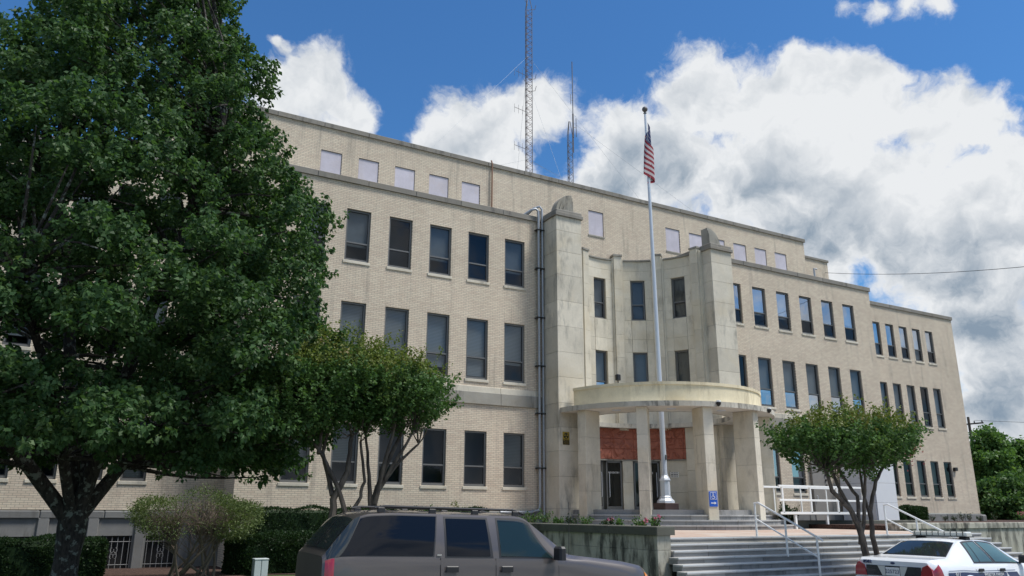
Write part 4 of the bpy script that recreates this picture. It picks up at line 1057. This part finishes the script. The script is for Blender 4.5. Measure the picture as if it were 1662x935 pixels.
# --- mauve-grey full-size estate SUV parked at the kerb
suv = Car(5.5, {'zb': ([0, .2, .5, 5.2, 5.5], [.48, .36, .34, .34, .48]), 'zs': ([0, .1, 3.6, 4.1, 4.9, 5.3, 5.46, 5.5], [1.10, 1.15, 1.14, 1.12, 1.05, .98, .90, .80]),
    'wb': ([0, .06, .3, 5.0, 5.35, 5.5], [.88, .95, .97, .97, .93, .82]), 'ws': ([0, .06, .3, 3.7, 4.2, 5.2, 5.5], [.86, .92, .945, .945, .93, .90, .80]),
    'zr': ([0, .05, .42, .62, 1.0, 3.0, 3.15, 3.92, 4.05, 4.9, 5.3, 5.46, 5.5], [1.14, 1.22, 1.70, 1.775, 1.80, 1.80, 1.775, 1.21, 1.19, 1.11, 1.04, .95, .83]),
    'wr': ([0, .06, .45, .8, 3.0, 3.9, 4.2, 5.3, 5.5], [.80, .82, .74, .76, .76, .80, .86, .82, .74])})
sv_ = tag(empty('parked_suv', (3.2, -15.4, zroad(3.3)), 0), 'mauve grey full size SUV with dark tinted windows and black roof rails', 'car')
sv_.rotation_euler = (0, R(1.3), R(-4)); sv_.scale = (.93, .93, .945)
suv.shell((.98, 4.33), .37).build('body', 'paint_mauve', sv_, smooth=True)
MB().box(.3, 5.2, -.6, .6, .30, .75).build('chassis', 'black', sv_)
for side in (-1, 1):
    for wx in (.98, 4.33): wheel(sv_, wx, side * .83, .37, .26, side); arch(suv, sv_, wx, .37, 'paint_mauve', side)
    def W(kind, quad, name, mat, off=.006, par=sv_, **kw): return suv.patch(kind, quad, off, side, **kw).build(name, mat, par, smooth=True)
    # rear quarter window (wraps to the tailgate pillar)
    W('green', ((.17, .03), (1.62, .03), (1.69, .965), (.48, .965)), 'window_seal', 'trim_black', .004)
    W('green', ((.22, .05), (1.60, .05), (1.67, .94), (.52, .94)), 'side_window', 'tint_glass', .008)
    W('green', ((.05, .02), (.215, .02), (.52, 1.0), (.05, 1.0)), 'rear_pillar', 'tint_grey', .0055)
    for nm, q0, q1, quad, gm in (('rear_door', 1.72, 2.60, ((1.82, .05), (2.52, .05), (2.48, .90), (1.82, .90)), 'tint_glass'), ('front_door', 2.61, 3.68, ((2.70, .05), (3.60, .05), (3.20, .88), (2.68, .90)), 'car_glass_clear')):
        W('body', ((q0 - .012, .04), (q1 + .012, .04), (q1 + .012, .999), (q0 - .012, .999)), 'door_gap', 'black', .002, nu=16)
        d = W('body', ((q0, .05), (q1, .05), (q1, .998), (q0, .998)), nm, 'paint_mauve', .007, nu=16)
        W('green', ((quad[0][0] - .03, .01), (quad[1][0] + .05, .01), (quad[2][0] + .03, .95), (quad[3][0] - .03, .95)), 'window_seal', 'trim_black', .004, d)
        W('green', quad, 'door_window', gm, .010, d)
        if gm != 'tint_glass': W('green', ((quad[0][0], .05), (quad[1][0], .05), (quad[2][0], .86), (quad[3][0], .86)), 'cabin', 'interior_grey', .006, d)
        hx = q0 + .17; w_, z_ = suv.body(hx, suv.tz(hx, 1.0))
        MB().bbox(hx - .10, hx + .10, side * (w_ + .03) - .022, side * (w_ + .03) + .006, .955, 1.04, .012).build('handle', 'trim_black', d)
    # mirror
    mr = MB(); mr.bbox(3.56, 3.68, min(side * 1.0, side * 1.24), max(side * 1.0, side * 1.24), 1.13, 1.33, .03); mr.build('wing_mirror', 'trim_black', sv_)
    # tail lamp, front lamp, belt strip, badge
    W('body', ((.03, .50), (.15, .50), (.15, .985), (.03, .985)), 'tail_lamp', 'lens_red', .014)
    W('body', ((5.34, .55), (5.46, .55), (5.46, .97), (5.34, .97)), 'indicator_lamp', 'lens_amber', .012)
    W('body', ((.16, .40), (5.2, .40), (5.2, .47), (.16, .47)), 'rub_strip', 'trim_black', .010, nu=40)
    w_, z_ = suv.green(1.69, .06)
    MB().box(1.66, 1.73, side * (w_ + .012) - .004, side * (w_ + .012) + .004, 1.175, 1.20).build('badge', 'chrome', sv_)
    # roof rails on feet
    rl = MB(); rl.tube([(.75, side * .66, 1.82), (.9, side * .67, 1.845), (3.0, side * .67, 1.845), (3.2, side * .66, 1.79)], .018, 8); ro = rl.build('roof_rail', 'trim_black', sv_, smooth=True)
    for fx in (.85, 1.65, 2.35, 3.05): MB().bbox(fx - .06, fx + .06, side * .67 - .022, side * .67 + .022, 1.76, 1.835, .015).build('rail_foot', 'trim_black', ro)
suv.patch('top', ((.075, -.99), (.42, -.99), (.42, .99), (.075, .99)), .008, nu=8, nv=10).build('rear_window', 'tint_grey', sv_, smooth=True)
suv.patch('top', ((.085, -.015), (.40, -.015), (.40, .015), (.085, .015)), .014, nu=8, nv=2).build('tailgate_seam', 'trim_black', sv_)
suv.patch('top', ((3.22, -.93), (3.88, -.93), (3.88, .93), (3.22, .93)), .008, nu=8, nv=10).build('windscreen', 'tint_grey', sv_, smooth=True)
MB().bbox(-.10, .10, -.93, .93, .42, .66, .04).build('rear_bumper', 'chrome', sv_); MB().bbox(5.42, 5.60, -.93, .93, .42, .66, .05).build('front_bumper', 'chrome', sv_)
MB().tube([(3.95, -.82, 1.13), (3.94, -.83, 2.0)], .005, 5).build('aerial', 'trim_black', sv_)
# --- white sheriff's patrol saloon
pc = Car(5.38, {'zb': ([0, .2, .5, 5.1, 5.38], [.40, .26, .24, .24, .36]), 'zs': ([0, .06, .9, 1.4, 3.6, 4.2, 5.0, 5.3, 5.38], [.90, .97, .985, .955, .945, .90, .80, .72, .66]),
    'wb': ([0, .08, .4, 4.9, 5.25, 5.38], [.84, .93, .985, .985, .90, .75]), 'ws': ([0, .08, .4, 1.4, 3.6, 4.9, 5.25, 5.38], [.78, .86, .90, .93, .93, .86, .78, .68]),
    'zr': ([0, .05, .4, .70, .77, 1.38, 1.65, 2.1, 2.6, 2.85, 3.62, 3.80, 4.9, 5.28, 5.38], [.95, 1.02, 1.045, 1.055, 1.075, 1.38, 1.445, 1.465, 1.45, 1.41, 1.02, .985, .87, .77, .68]),
    'wr': ([0, .1, .7, .9, 1.5, 2.8, 3.6, 3.9, 5.2, 5.38], [.74, .80, .80, .75, .60, .60, .74, .80, .72, .62])})
po = tag(empty('police_car', (15.7, -15.42, zroad(15.7))), 'white sheriff patrol car with navy side stripe and roof light bar', 'police car')
po.rotation_euler = (0, R(1.3), R(3))
pc.shell((1.12, 4.03), .33).build('body', 'paint_white', po, smooth=True)
MB().box(.3, 5.1, -.6, .6, .24, .62).build('chassis', 'black', po)
for side in (-1, 1):
    for wx in (1.12, 4.03): wheel(po, wx, side * .86, .33, .23, side); arch(pc, po, wx, .33, 'paint_white', side)
    def W(kind, quad, name, mat, off=.006, par=po, **kw): return pc.patch(kind, quad, off, side, **kw).build(name, mat, par, smooth=True)
    for nm, q0, q1, quad in (('rear_door', 1.42, 2.27, ((1.50, .08), (2.22, .08), (2.06, .92), (1.62, .90))), ('front_door', 2.285, 3.42, ((2.36, .08), (3.36, .08), (2.78, .88), (2.18, .93)))):
        W('body', ((q0 - .010, .06), (q1 + .010, .06), (q1 + .010, .999), (q0 - .010, .999)), 'door_gap', 'trim_black', .001, nu=16)
        d = W('body', ((q0, .07), (q1, .07), (q1, .998), (q0, .998)), nm, 'paint_white', .0045, nu=16)
        W('green', ((quad[0][0] - .05, .01), (quad[1][0] + .08, .01), (quad[2][0] + .04, .97), (quad[3][0] - .05, .97)), 'window_seal', 'trim_black', .004, d)
        W('green', quad, 'cabin', 'cabin_daylight_tone', .006, d)  # opaque sheet, its pale colour stands for daylight seen through the car
        W('green', quad, 'door_window', 'car_glass_clear', .010, d)
        hx = q0 + .16; w_, z_ = pc.body(hx, pc.tz(hx, .83))
        MB().bbox(hx - .10, hx + .10, side * (w_ + .02) - .02, side * (w_ + .02) + .01, .80, .86, .012).build('handle', 'trim_black', d)
    W('green', ((1.70, .06), (1.72, .06), (1.77, .9), (1.75, .9)), 'window_bar', 'trim_black', .013)
    mr = MB(); mr.bbox(3.28, 3.42, min(side * .93, side * 1.2), max(side * .93, side * 1.2), .96, 1.13, .03); mr.build('wing_mirror', 'trim_black', po)
    # tail lamp wraps the corner
    W('body', ((.0, .44), (.24, .46), (.15, .97), (.0, .80)), 'tail_lamp', 'lens_red', .012)
    W('body', ((5.18, .45), (5.34, .45), (5.34, .9), (5.12, .9)), 'head_lamp', 'lens_clear', .012)
    # navy stripe, wedge and lettering
    def tz(x, z): return pc.tz(x, z)
    W('body', ((.36, tz(.4, .685)), (2.62, tz(2.6, .685)), (2.60, tz(2.6, .785)), (.34, tz(.4, .785))), 'side_stripe', 'decal_navy', .008, nu=30)
    W('body', ((2.95, tz(2.9, .45)), (3.36, tz(3.3, .45)), (3.05, tz(3, .785)), (2.62, tz(2.6, .785))), 'side_stripe', 'decal_navy', .009, nu=10)
    W('body', ((.36, tz(.4, .645)), (2.70, tz(2.6, .645)), (2.70, tz(2.6, .655)), (.36, tz(.4, .655))), 'pin_stripe', 'decal_navy', .008, nu=30)
    W('body', ((.36, tz(.4, .815)), (3.0, tz(2.9, .815)), (3.0, tz(2.9, .825)), (.36, tz(.4, .825))), 'pin_stripe', 'decal_navy', .008, nu=30)
    yy = side * (pc.body(2, .6)[0] + .016)
    rot = Matrix.Rotation(R(90), 4, 'X') if side < 0 else Matrix.Rotation(R(180), 4, 'Z') @ Matrix.Rotation(R(90), 4, 'X')
    def TX(s, x, z, size, mat, dy=0, sx=1.0): return text_mesh('lettering', s, mat, size, po, Matrix.Translation((x, yy + side * dy, z)) @ rot, .002, 1.0, sx)
    TX('911', .66, .735, .12, 'plate_white', sx=1.1)
    TX('WEBSTER PARISH', 2.06, .735, .088, 'plate_white', sx=1.15)
    TX('SHERIFF', 2.16, .54, .25, 'decal_brown', sx=1.12)
    # star badge on the front wing
    sp_ = [( .21 * (1 if k % 2 == 0 else .42) * math.sin(k * math.pi / 6), .21 * (1 if k % 2 == 0 else .42) * math.cos(k * math.pi / 6)) for k in range(12)]
    MB().prism([(3.62 + a, .62 + b_) for a, b_ in sp_], 'y', min(yy, yy + side * .004), max(yy, yy + side * .004)).build('star_badge', 'decal_gold', po)
pc.patch('top', ((.78, -.93), (1.41, -.93), (1.41, .93), (.78, .93)), .006, nu=8, nv=10).build('window_seal', 'trim_black', po, smooth=True)
pc.patch('top', ((.81, -.89), (1.38, -.89), (1.38, .89), (.81, .89)), .010, nu=8, nv=10).build('rear_window', 'tint_grey', po, smooth=True)
pc.patch('top', ((2.88, -.90), (3.60, -.90), (3.60, .90), (2.88, .90)), .008, nu=8, nv=10).build('windscreen', 'tint_grey', po, smooth=True)
# rear face: dark panel, plate, lamps, bumper
MB().bbox(-.025, .03, -.62, .62, .66, .87, .01).build('rear_panel', 'panel_black', po)
for side in (-1, 1):
    MB().prism([(side * .60, .655), (side * .885, .655), (side * .86, .84), (side * .78, .93), (side * .66, .87)], 'x', -.035, .05).build('tail_lamp', 'lens_red', po)
    MB().prism([(side * .17, .67), (side * .24, .67), (side * .34, .865), (side * .17, .865)], 'x', -.032, .0).build('reverse_lamp', 'lens_clear', po)
MB().bbox(-.042, -.02, -.155, .155, .675, .84, .006).build('number_plate', 'plate_white', po)
RX = Matrix.Rotation(R(-90), 4, 'Z') @ Matrix.Rotation(R(90), 4, 'X')
text_mesh('lettering', '225723', 'decal_navy', .105, po, Matrix.Translation((-.046, 0, .755)) @ RX, .001)
text_mesh('lettering', '8582', 'decal_navy', .10, po, Matrix.Translation((-.012, .58, .935)) @ RX, .012)
MB().lathe([(.05, -.006), (.052, 0), (.045, .006)], 16).build('badge', 'decal_navy', po).matrix_local = Matrix.Translation((-.004, 0, .925)) @ Matrix.Rotation(R(-90), 4, 'Y') @ Matrix.Diagonal((.5, 1, 1, 1))
MB().bbox(-.12, .16, -.90, .90, .36, .63, .05).build('rear_bumper', 'paint_white', po); MB().bbox(5.25, 5.45, -.85, .85, .32, .58, .05).build('front_bumper', 'paint_white', po)
lb = MB().bbox(1.86, 2.14, -.62, .62, 1.50, 1.60, .03).build('light_bar', 'lens_clear', po)
for i in range(9): MB().box(1.852, 2.148, -.62 + i * .138 + .06, -.62 + i * .138 + .072, 1.51, 1.597).build('bar_divider', 'trim_black', lb)
MB().box(1.84, 2.16, -.63, .63, 1.485, 1.502).build('bar_base', 'trim_black', lb)
for y in (-.5, .5): MB().bbox(1.90, 2.10, y - .08, y + .08, 1.42, 1.49, .02).build('bar_foot', 'trim_black', lb)

# ------------------------------------------------------------------ flagpole and flag
FX, FY = 21.45, -1.5
fp = tag(empty('flagpole', (FX, FY, FZ)), 'tall silver flagpole on flared base rising through the canopy opening', 'flagpole')
lean = -.13
MB().bbox(-.36, .36, -.36, .36, 0, .27, .02).build('plinth', 'plinth_brown', fp)
MB().lathe([(.36, .27), (.34, .36), (.25, .44), (.235, .48), (.235, .50), (.20, .54), (.195, 1.10), (.225, 1.15), (.20, 1.22), (.13, 1.34), (.125, 1.40)], 8).build('base_casting', 'pole_silver', fp)
pl = MB(); N = 14
pl.tube([(lean * (i / N) ** 1.0, 0, 1.3 + (17.55 - 1.3) * i / N) for i in range(N + 1)], list(np.linspace(.115, .045, N + 1)), 16); pl.build('pole', 'pole_silver', fp, smooth=True)
MB().lathe([(.05, 17.5), (.075, 17.53), (.075, 17.56), (.03, 17.58), (.03, 17.62)], 12, (lean, 0, 0)).build('truck', 'frame_metal', fp)
MB().lathe([(.001 + .13 * math.sin(math.pi * i / 12), 17.74 - .13 * math.cos(math.pi * i / 12)) for i in range(13)], 18, (lean, 0, 0)).build('finial_ball', 'mast_steel', fp, smooth=True)
MB().tube([(lean * .95, -.09, 17.4), (.02, -.13, 2.1)], .006, 5).build('halyard', 'white_rail', fp)
MB().bbox(-.02, .03, -.17, -.10, 1.95, 2.15, .01).build('cleat', 'frame_metal', fp)
# flag hanging limp: 13 stripes, canton with stars
plain('flag_red', (.25, .013, .03), .8); plain('flag_white', (.50, .46, .47), .8); plain('flag_blue', (.025, .04, .15), .8)
nu, nv = 60, 52
S, T = np.meshgrid(np.linspace(0, 1, nu + 1), np.linspace(0, 1, nv + 1), indexing='ij')
HO, FLY = 2.15, 3.3
fold = np.sin(S * 15 + T * 1.5); fold2 = np.cos(S * 11.0 + .9 + T * 2.2)
ampx = .03 + .17 * S * (.35 + .65 * T) * (1.2 - .3 * S)
ax_ = .05 + .42 * S ** .7 * np.sin(S * 8.2 + .35 + .5 * T) * (.45 + .55 * T) + .10 * S + ampx * fold * .55
ay_ = -.08 + (.05 + .18 * S) * fold2 * (.5 + .5 * T)
az_ = -(T * HO * (1 - .16 * S)) - S * (1.45 - .25 * T) - .04 * np.sin(S * 9 + T * 4)
FT = np.array((FX + lean, FY, FZ + 17.05))
ax_ = ax_ - .30 * S * (.5 + .5 * T)
Vf = np.stack([ax_ * 1.05, ay_ - .45 * ax_, az_], -1).reshape(-1, 3)
fm = MB(); fm.v = [tuple(p) for p in Vf]
fm.f = [(i * (nv + 1) + j, (i + 1) * (nv + 1) + j, (i + 1) * (nv + 1) + j + 1, i * (nv + 1) + j + 1) for i in range(nu) for j in range(nv)]
me = fm.mesh('flag'); mi = []
for i in range(nu):
    for j in range(nv):
        s_, t_ = (i + .5) / nu, (j + .5) / nv
        st = int(t_ * 13)
        if s_ < .4 and st < 7:
            u, v = s_ / .4 * 11, t_ / (7 / 13) * 9
            mi.append(1 if (int(u) + int(v)) % 2 == 1 and abs(u % 1 - .5) < .28 and abs(v % 1 - .5) < .34 else 2)
        else: mi.append(0 if st % 2 == 0 else 1)
for mm in ('flag_red', 'flag_white', 'flag_blue'): me.materials.append(MATS[mm])
me.polygons.foreach_set('material_index', mi); me.polygons.foreach_set('use_smooth', [True] * len(mi))
fl = link('flag', me, None, tuple(FT)); tag(fl, 'United States flag hanging limp in folds from the silver flagpole', 'flag')

# ------------------------------------------------------------------ lattice radio masts on the roof
def mast(loc, w_, h, label, red, extra):
    mt_ = tag(empty('radio_mast', loc), label, 'radio mast')
    cs_ = [(w_ * .577 * math.cos(a), w_ * .577 * math.sin(a)) for a in (R(100), R(220), R(340))]
    for k, (x, y) in enumerate(cs_): MB().tube([(x, y, 0), (x, y, h - .9), (x * .25, y * .25, h)], .022, 6).build('mast_leg', 'mast_steel', mt_)
    br_ = MB(); n = int((h - .9) / .42)
    for i in range(n):
        z = i * .42
        for k in range(3):
            a, b_ = cs_[k], cs_[(k + 1) % 3]
            br_.tube([(a[0], a[1], z), (b_[0], b_[1], z + .21)], .011, 4); br_.tube([(b_[0], b_[1], z + .21), (a[0], a[1], z + .42)], .011, 4)
    br_.build('lattice', 'mast_red' if red else 'mast_steel', mt_, fix=False)
    extra(mt_, h)
    return mt_
def ex1(t_, h):
    MB().tube([(0, 0, h - .2), (0, 0, h + .55)], .03, 6).build('antenna', 'mast_steel', t_)
    for z, L in ((h - 12.6 + 2.2, 1.0), (h - 12.6 + 4.6, 1.0), (h - 12.6 + 7.0, .9)):
        y_ = MB(); y_.tube([(0, 0, z), (-L * 1.05, -.2, z)], .014, 5)
        for k in range(3): y_.tube([(-.45 - k * .27, -.1, z - .28), (-.45 - k * .27, -.1, z + .28)], .008, 4)
        y_.build('yagi_antenna', 'mast_steel', t_)
    for z in (h - 6.6, h - 1.0, h - 5.8):
        y_ = MB(); y_.tube([(0, 0, z), (.42, -.1, z + .12), (.5, -.1, z + .45)], .018, 5); y_.tube([(0, 0, z + .3), (-.38, -.1, z + .7)], .014, 5); y_.build('side_bracket', 'mast_steel', t_)
    for a, zz in ((R(200), h - 4.2), (R(330), h - 4.2), (R(80), h - 4.2), (R(200), h - 11), (R(330), h - 11), (R(265), h - 6), (R(290), h - 11)):
        MB().tube([(0, 0, zz), (9.5 * math.cos(a), 5.2 * math.sin(a), .1)], .005, 4).build('guy_wire', 'guy_steel', t_)
mast((21.35, 9, 15.2), .42, 15.4, 'tall triangular lattice radio mast with side antennas on the roof', True, ex1)
def ex2(t_, h):
    MB().tube([(.28, 0, h - 2.0), (.28, 0, h + 4.2)], .028, 6).build('whip_antenna', 'mast_steel', t_)
    MB().tube([(.28, 0, h - 1.0), (.28, 0, h + .6)], .05, 6).build('antenna_sleeve', 'mast_steel', t_)
    MB().tube([(.5, 0, h - .9), (.5, 0, h + .35)], .02, 5).build('dipole', 'mast_steel', t_)
    MB().tube([(.28, 0, h - .3), (.5, 0, h - .3)], .015, 5).build('bracket', 'mast_steel', t_)
    MB().tube([(.12, 0, h + 1.5), (.28, 0, h + 1.5)], .012, 5).build('bracket', 'mast_steel', t_); MB().tube([(.12, 0, h + 1.2), (.12, 0, h + 1.9)], .012, 5).build('dipole', 'mast_steel', t_)
    MB().tube([(.25, 0, h), (7.5, -4.5, .4)], .005, 4).build('guy_wire', 'guy_steel', t_)
mast((24.25, 9, 15.2), .32, 7.6, 'shorter lattice radio mast carrying a thin whip antenna on the roof', False, ex2)

# ------------------------------------------------------------------ handrails
def handrail(x, label):
    h = tag(empty('handrail', (x, -11.5, PZ)), label, 'handrail', None)
    sl = RS / TR
    top = [(0, 0 - .02, .74), (0, -.02, .845), (0, -1.95, .845 - 1.95 * sl)]
    MB().tube([(0, .12, .82), (0, -.02, .84), (0, -1.95, .845 - 1.93 * sl)], .026, 8).build('top_rail', 'white_rail', h, smooth=True)
    MB().tube([(0, .06, .42), (0, -1.78, .42 - 1.84 * sl)], .022, 8).build('mid_rail', 'white_rail', h, smooth=True)
    for y, dz in ((.10, 0), (-.86, -RS * 3), (-1.78, -RS * 6)):
        MB().tube([(0, y, dz - .05), (0, y, min(.82, .845 + (y - .0) * sl))], .026, 8).build('post', 'white_rail', h, smooth=True)
    return h
handrail(16.0, 'white tubular handrail in the middle of the front stairs'); handrail(21.25, 'white tubular handrail of the front stairs above the police car')
# access ramp deck with white railing
rp = tag(empty('access_ramp', (23.6, -5.4, PZ)), 'white railed access ramp on posts beside the entrance columns', 'ramp')
MB().box(0, 4.9, 0, 1.15, .52, .60).build('deck', 'concrete', rp)
MB().box(-.02, 4.9, -.03, 0.0, .54, .63).build('edge_board', 'white_rail', rp)
for z in (1.56, 1.05): MB().bbox(-.03, 4.9, -.035, .03, z - .035, z + .035, .01).build('rail', 'white_rail', rp)
for i in range(4): MB().box(.12 + i * 1.52, .19 + i * 1.52, -.03, .03, .60, 1.53).build('rail_post', 'white_rail', rp)
for i in range(3): MB().box(.75 + i * 1.75, .84 + i * 1.75, .0, .08, 0, .52).build('deck_post', 'white_rail', rp)
for i in range(3): MB().box(.9 + i * 1.5, .945 + i * 1.5, 1.08, 1.12, .60, 1.53).build('rail_post', 'white_rail', rp)
MB().bbox(0, 4.9, 1.06, 1.13, 1.525, 1.595, .01).build('rail', 'white_rail', rp)
en = tag(empty('lift_enclosure', (33.7, -2.1, -.42)), 'white sheet metal enclosure standing against the right wing', 'enclosure')
MB().box(0.02, 1.5, .02, 1.9, 0, 2.7).build('frame', 'grey_door', en)
for i in range(3): MB().bbox(0, 1.52, 0, .05, i * .9 + .006, i * .9 + .894, .006).build('panel', 'white_sheet', en)
for i in range(3): MB().bbox(-.03, .018, .06, 1.9, i * .9 + .006, i * .9 + .894, .006).build('panel', 'white_sheet', en)
sd_ = tag(empty('service_door', (31.8, -.14, -.42)), 'grey brown metal service door beside the white enclosure', 'door')
MB().bbox(0, 1.3, 0, .10, 0, 2.9, .01).build('leaf', 'grey_door', sd_)
for i in range(3): MB().lathe([(.06, 0), (.05, .03)], 10).build('meter', 'frame_dark', sd_, loc=(.9, -.02, 1.7 + i * .25)).rotation_euler = (R(90), 0, 0)
MB().tube([(.15, -.03, 1.0), (.15, -.08, 1.02), (.15, -.08, 1.2), (.15, -.03, 1.22)], .015, 6).build('handle', 'pole_silver', sd_)
# ------------------------------------------------------------------ signs, cameras, lamps, utility box
plain('sign_yellow', (.36, .25, .03), .5, var=.2, nscale=14); plain('sign_black', (.02, .018, .015), .5); plain('sign_blue', (.012, .10, .50), .4); plain('sign_white', (.8, .8, .78), .4); plain('box_white', (.50, .56, .57), .5, var=.08)
UP = Matrix.Rotation(R(90), 4, 'X')
fs = tag(empty('fallout_sign', (16.94, -1.155, 2.72)), 'yellow and black fallout shelter sign on the stone pylon', 'sign')
MB().bbox(-.155, .155, -.012, 0, -.245, .245, .004).build('plate', 'sign_yellow', fs)
MB().add([(.115 * math.cos(a), -.014, .09 + .115 * math.sin(a)) for a in np.linspace(0, 2 * math.pi, 25)[:-1]], [tuple(range(24))]).build('disc', 'sign_black', fs)
for k in range(3):
    a = R(90 + 120 * k + 180)
    MB().add([(.01 * math.cos(a), -.016, .09 + .01 * math.sin(a)), (.10 * math.cos(a - .5), -.016, .09 + .10 * math.sin(a - .5)), (.10 * math.cos(a + .5), -.016, .09 + .10 * math.sin(a + .5))], [(0, 1, 2)]).build('triangle', 'sign_yellow', fs)
MB().add([(-.15, -.0135, -.24), (.15, -.0135, -.24), (.15, -.0135, -.05), (-.15, -.0135, -.05)], [(0, 1, 2, 3)]).build('text_panel', 'sign_black', fs)
text_mesh('lettering', 'FALLOUT', 'sign_yellow', .062, fs, Matrix.Translation((0, -.016, -.10)) @ UP, .001)
text_mesh('lettering', 'SHELTER', 'sign_yellow', .062, fs, Matrix.Translation((0, -.016, -.18)) @ UP, .001)
ang = R(-105); rr0 = 4.22 + .425
bs_ = tag(empty('access_sign', (CC[0] + rr0 * math.cos(ang), CC[1] + rr0 * math.sin(ang), .46), R(-15)), 'blue wheelchair access sign with white arrow on the column', 'sign')
MB().bbox(-.16, .16, -.015, 0, -.26, .26, .004).build('plate', 'sign_blue', bs_)
MB().add([(-.12, -.018, -.02), (.12, -.018, -.02), (.12, -.018, .22), (-.12, -.018, .22)], [(0, 1, 2, 3)]).build('border', 'sign_white', bs_)
MB().add([(-.108, -.020, -.008), (.108, -.020, -.008), (.108, -.020, .208), (-.108, -.020, .208)], [(0, 1, 2, 3)]).build('field', 'sign_blue', bs_)
wc = MB()
for pts in ([(-.01, .18), (-.02, .12), (-.015, .085), (.04, .08), (.06, .03)], [(-.02, .135), (.03, .13)]): wc.tube([(x, -.024, z) for x, z in pts], .009, 5)
wc.tube([(-.01 + .055 * math.cos(a), -.024, .06 + .055 * math.sin(a)) for a in np.linspace(2.2, 6.1, 12)], .008, 5); wc.lathe([(.001, -.02), (.016, -.01), (.016, .01), (.001, .02)], 8, (-.012, -.024, .193)); wc.build('wheelchair_symbol', 'sign_white', bs_)
MB().prism([(-.10, -.155), (.03, -.155), (.03, -.185), (.11, -.14), (.03, -.095), (.03, -.125), (-.10, -.125)], 'y', -.022, -.016).build('arrow', 'sign_white', bs_)
a36 = R(36.5)
nt = tag(empty('notice', (CC[0] + (RW - .008) * math.cos(a36), CC[1] + (RW - .008) * math.sin(a36), 1.63), R(36.5 - 90)), 'small white printed notices on the curved entrance wall', 'notice')
for z, h in ((.085, .06), (.0, .08), (-.09, .06)): MB().bbox(-.19, .19, -.008, 0, z - h / 2, z + h / 2, .002).build('sheet', 'sign_white', nt)
for z in (.085, .015, -.015, -.09):
    for x0, x1 in ((-.16, -.05), (-.03, .06), (.08, .15)): MB().box(x0, x1, -.0095, -.0085, z - .012, z + .012).build('print', 'sign_black', nt)
def camera_dome(ac, r_, z, label):
    a = R(ac); o = tag(empty('security_camera', (CC[0] + r_ * math.cos(a), CC[1] + r_ * math.sin(a), z)), label, 'camera')
    MB().lathe([(.05, .16), (.085, .15), (.085, .10), (.03, .09)], 12).build('mount', 'white_rail', o); MB().lathe([(.085, .09), (.085, .04), (.06, -.02), (.02, -.05)], 14).build('dome', 'black', o, smooth=True)
    return o
camera_dome(-101, 4.88, 3.75, 'black dome security camera hanging at the canopy edge by the arrow sign column'); camera_dome(-66, 4.88, 3.72, 'black dome security camera at the canopy edge near the right wing')
fd = tag(empty('floodlight', (CC[0] + 4.2 * math.cos(R(-147)), CC[1] + 4.2 * math.sin(R(-147)), 4.64)), 'small black floodlight standing on the canopy parapet', 'floodlight')
MB().tube([(0, 0, 0), (0, 0, .15)], .02, 6).build('stalk', 'black', fd); MB().bbox(-.09, .09, -.08, .08, .13, .36, .03).build('lamp_head', 'black', fd)
ub = tag(empty('utility_box', (5.45, -2.75, ZL)), 'small pale grey utility box on the grass by the hedge', 'utility box')
MB().bbox(-.19, -.005, -.16, .16, 0, .44, .012).build('cover', 'box_white', ub); MB().bbox(.005, .19, -.16, .16, 0, .44, .012).build('cover', 'box_white', ub); MB().box(-.17, .17, -.13, .13, .0, .41).build('core', 'black', ub); MB().bbox(-.2, .2, -.17, .17, .44, .47, .01).build('lid', 'box_white', ub)
dw = tag(MB().tube([(5.02, -.1, ZL), (5.02, -.1, -.55), (5.02, .0, -.45)], .03, 8).build('drain_pipe', 'white_rail'), 'thin white drain pipe at the left wing corner behind the hedge', 'pipe')
# ------------------------------------------------------------------ overhead wires and utility pole
up = tag(empty('utility_pole', (72, 15.4, -1.7)), 'distant wooden utility pole with crossarm behind the building corner', 'utility pole')
MB().tube([(0, 0, 0), (0, 0, 10.2)], [.16, .11], 8).build('pole', 'bark_crape', up); MB().box(-.06, .06, -1.3, 1.3, 9.5, 9.62).build('crossarm', 'bark_crape', up)
for y in (-1.2, -.5, .5, 1.2): MB().lathe([(.05, 9.62), (.06, 9.72), (.03, 9.8)], 8, (0, y, 0)).build('insulator', 'frame_dark', up)
for k, y in enumerate((-1.2, -.5)):
    pts = [(72 + 34 * s, 15.4 + y - 22 * s, 8.05 + (k * .1) - .8 * s - 6 * s * (1 - s) * .18) for s in np.linspace(0, 1, 12)]
    tag(MB().tube([(a - 72, b_ - 15.4, c_ + 1.7) for a, b_, c_ in pts], .014, 4).build('power_line', 'wire', None, loc=(72, 15.4, -1.7)), ('upper' if k else 'lower') + ' power line running from the distant utility pole', 'wire')
W0, W1 = np.array((39.3, 4.2, 14.3)), np.array((33.6, -13.0, 9.4))
pts = [W0 + (W1 - W0) * s - np.array((0, 0, 1.1 * s * (1 - s) * 1.2)) for s in np.linspace(0, 1.0, 16)]
tag(MB().tube(rel(pts, W0), .013, 5).build('service_cable', 'wire', None, loc=tuple(W0)), 'black cable strung from the rear roof wing toward the street', 'wire')
sp_ = tag(empty('service_pole', (33.6, -13.0, ZL - .3)), 'wooden street pole that holds the roof cable', 'utility pole')
MB().tube([(0, 0, 0), (0, 0, 11.6)], [.15, .11], 8).build('pole', 'bark_crape', sp_)
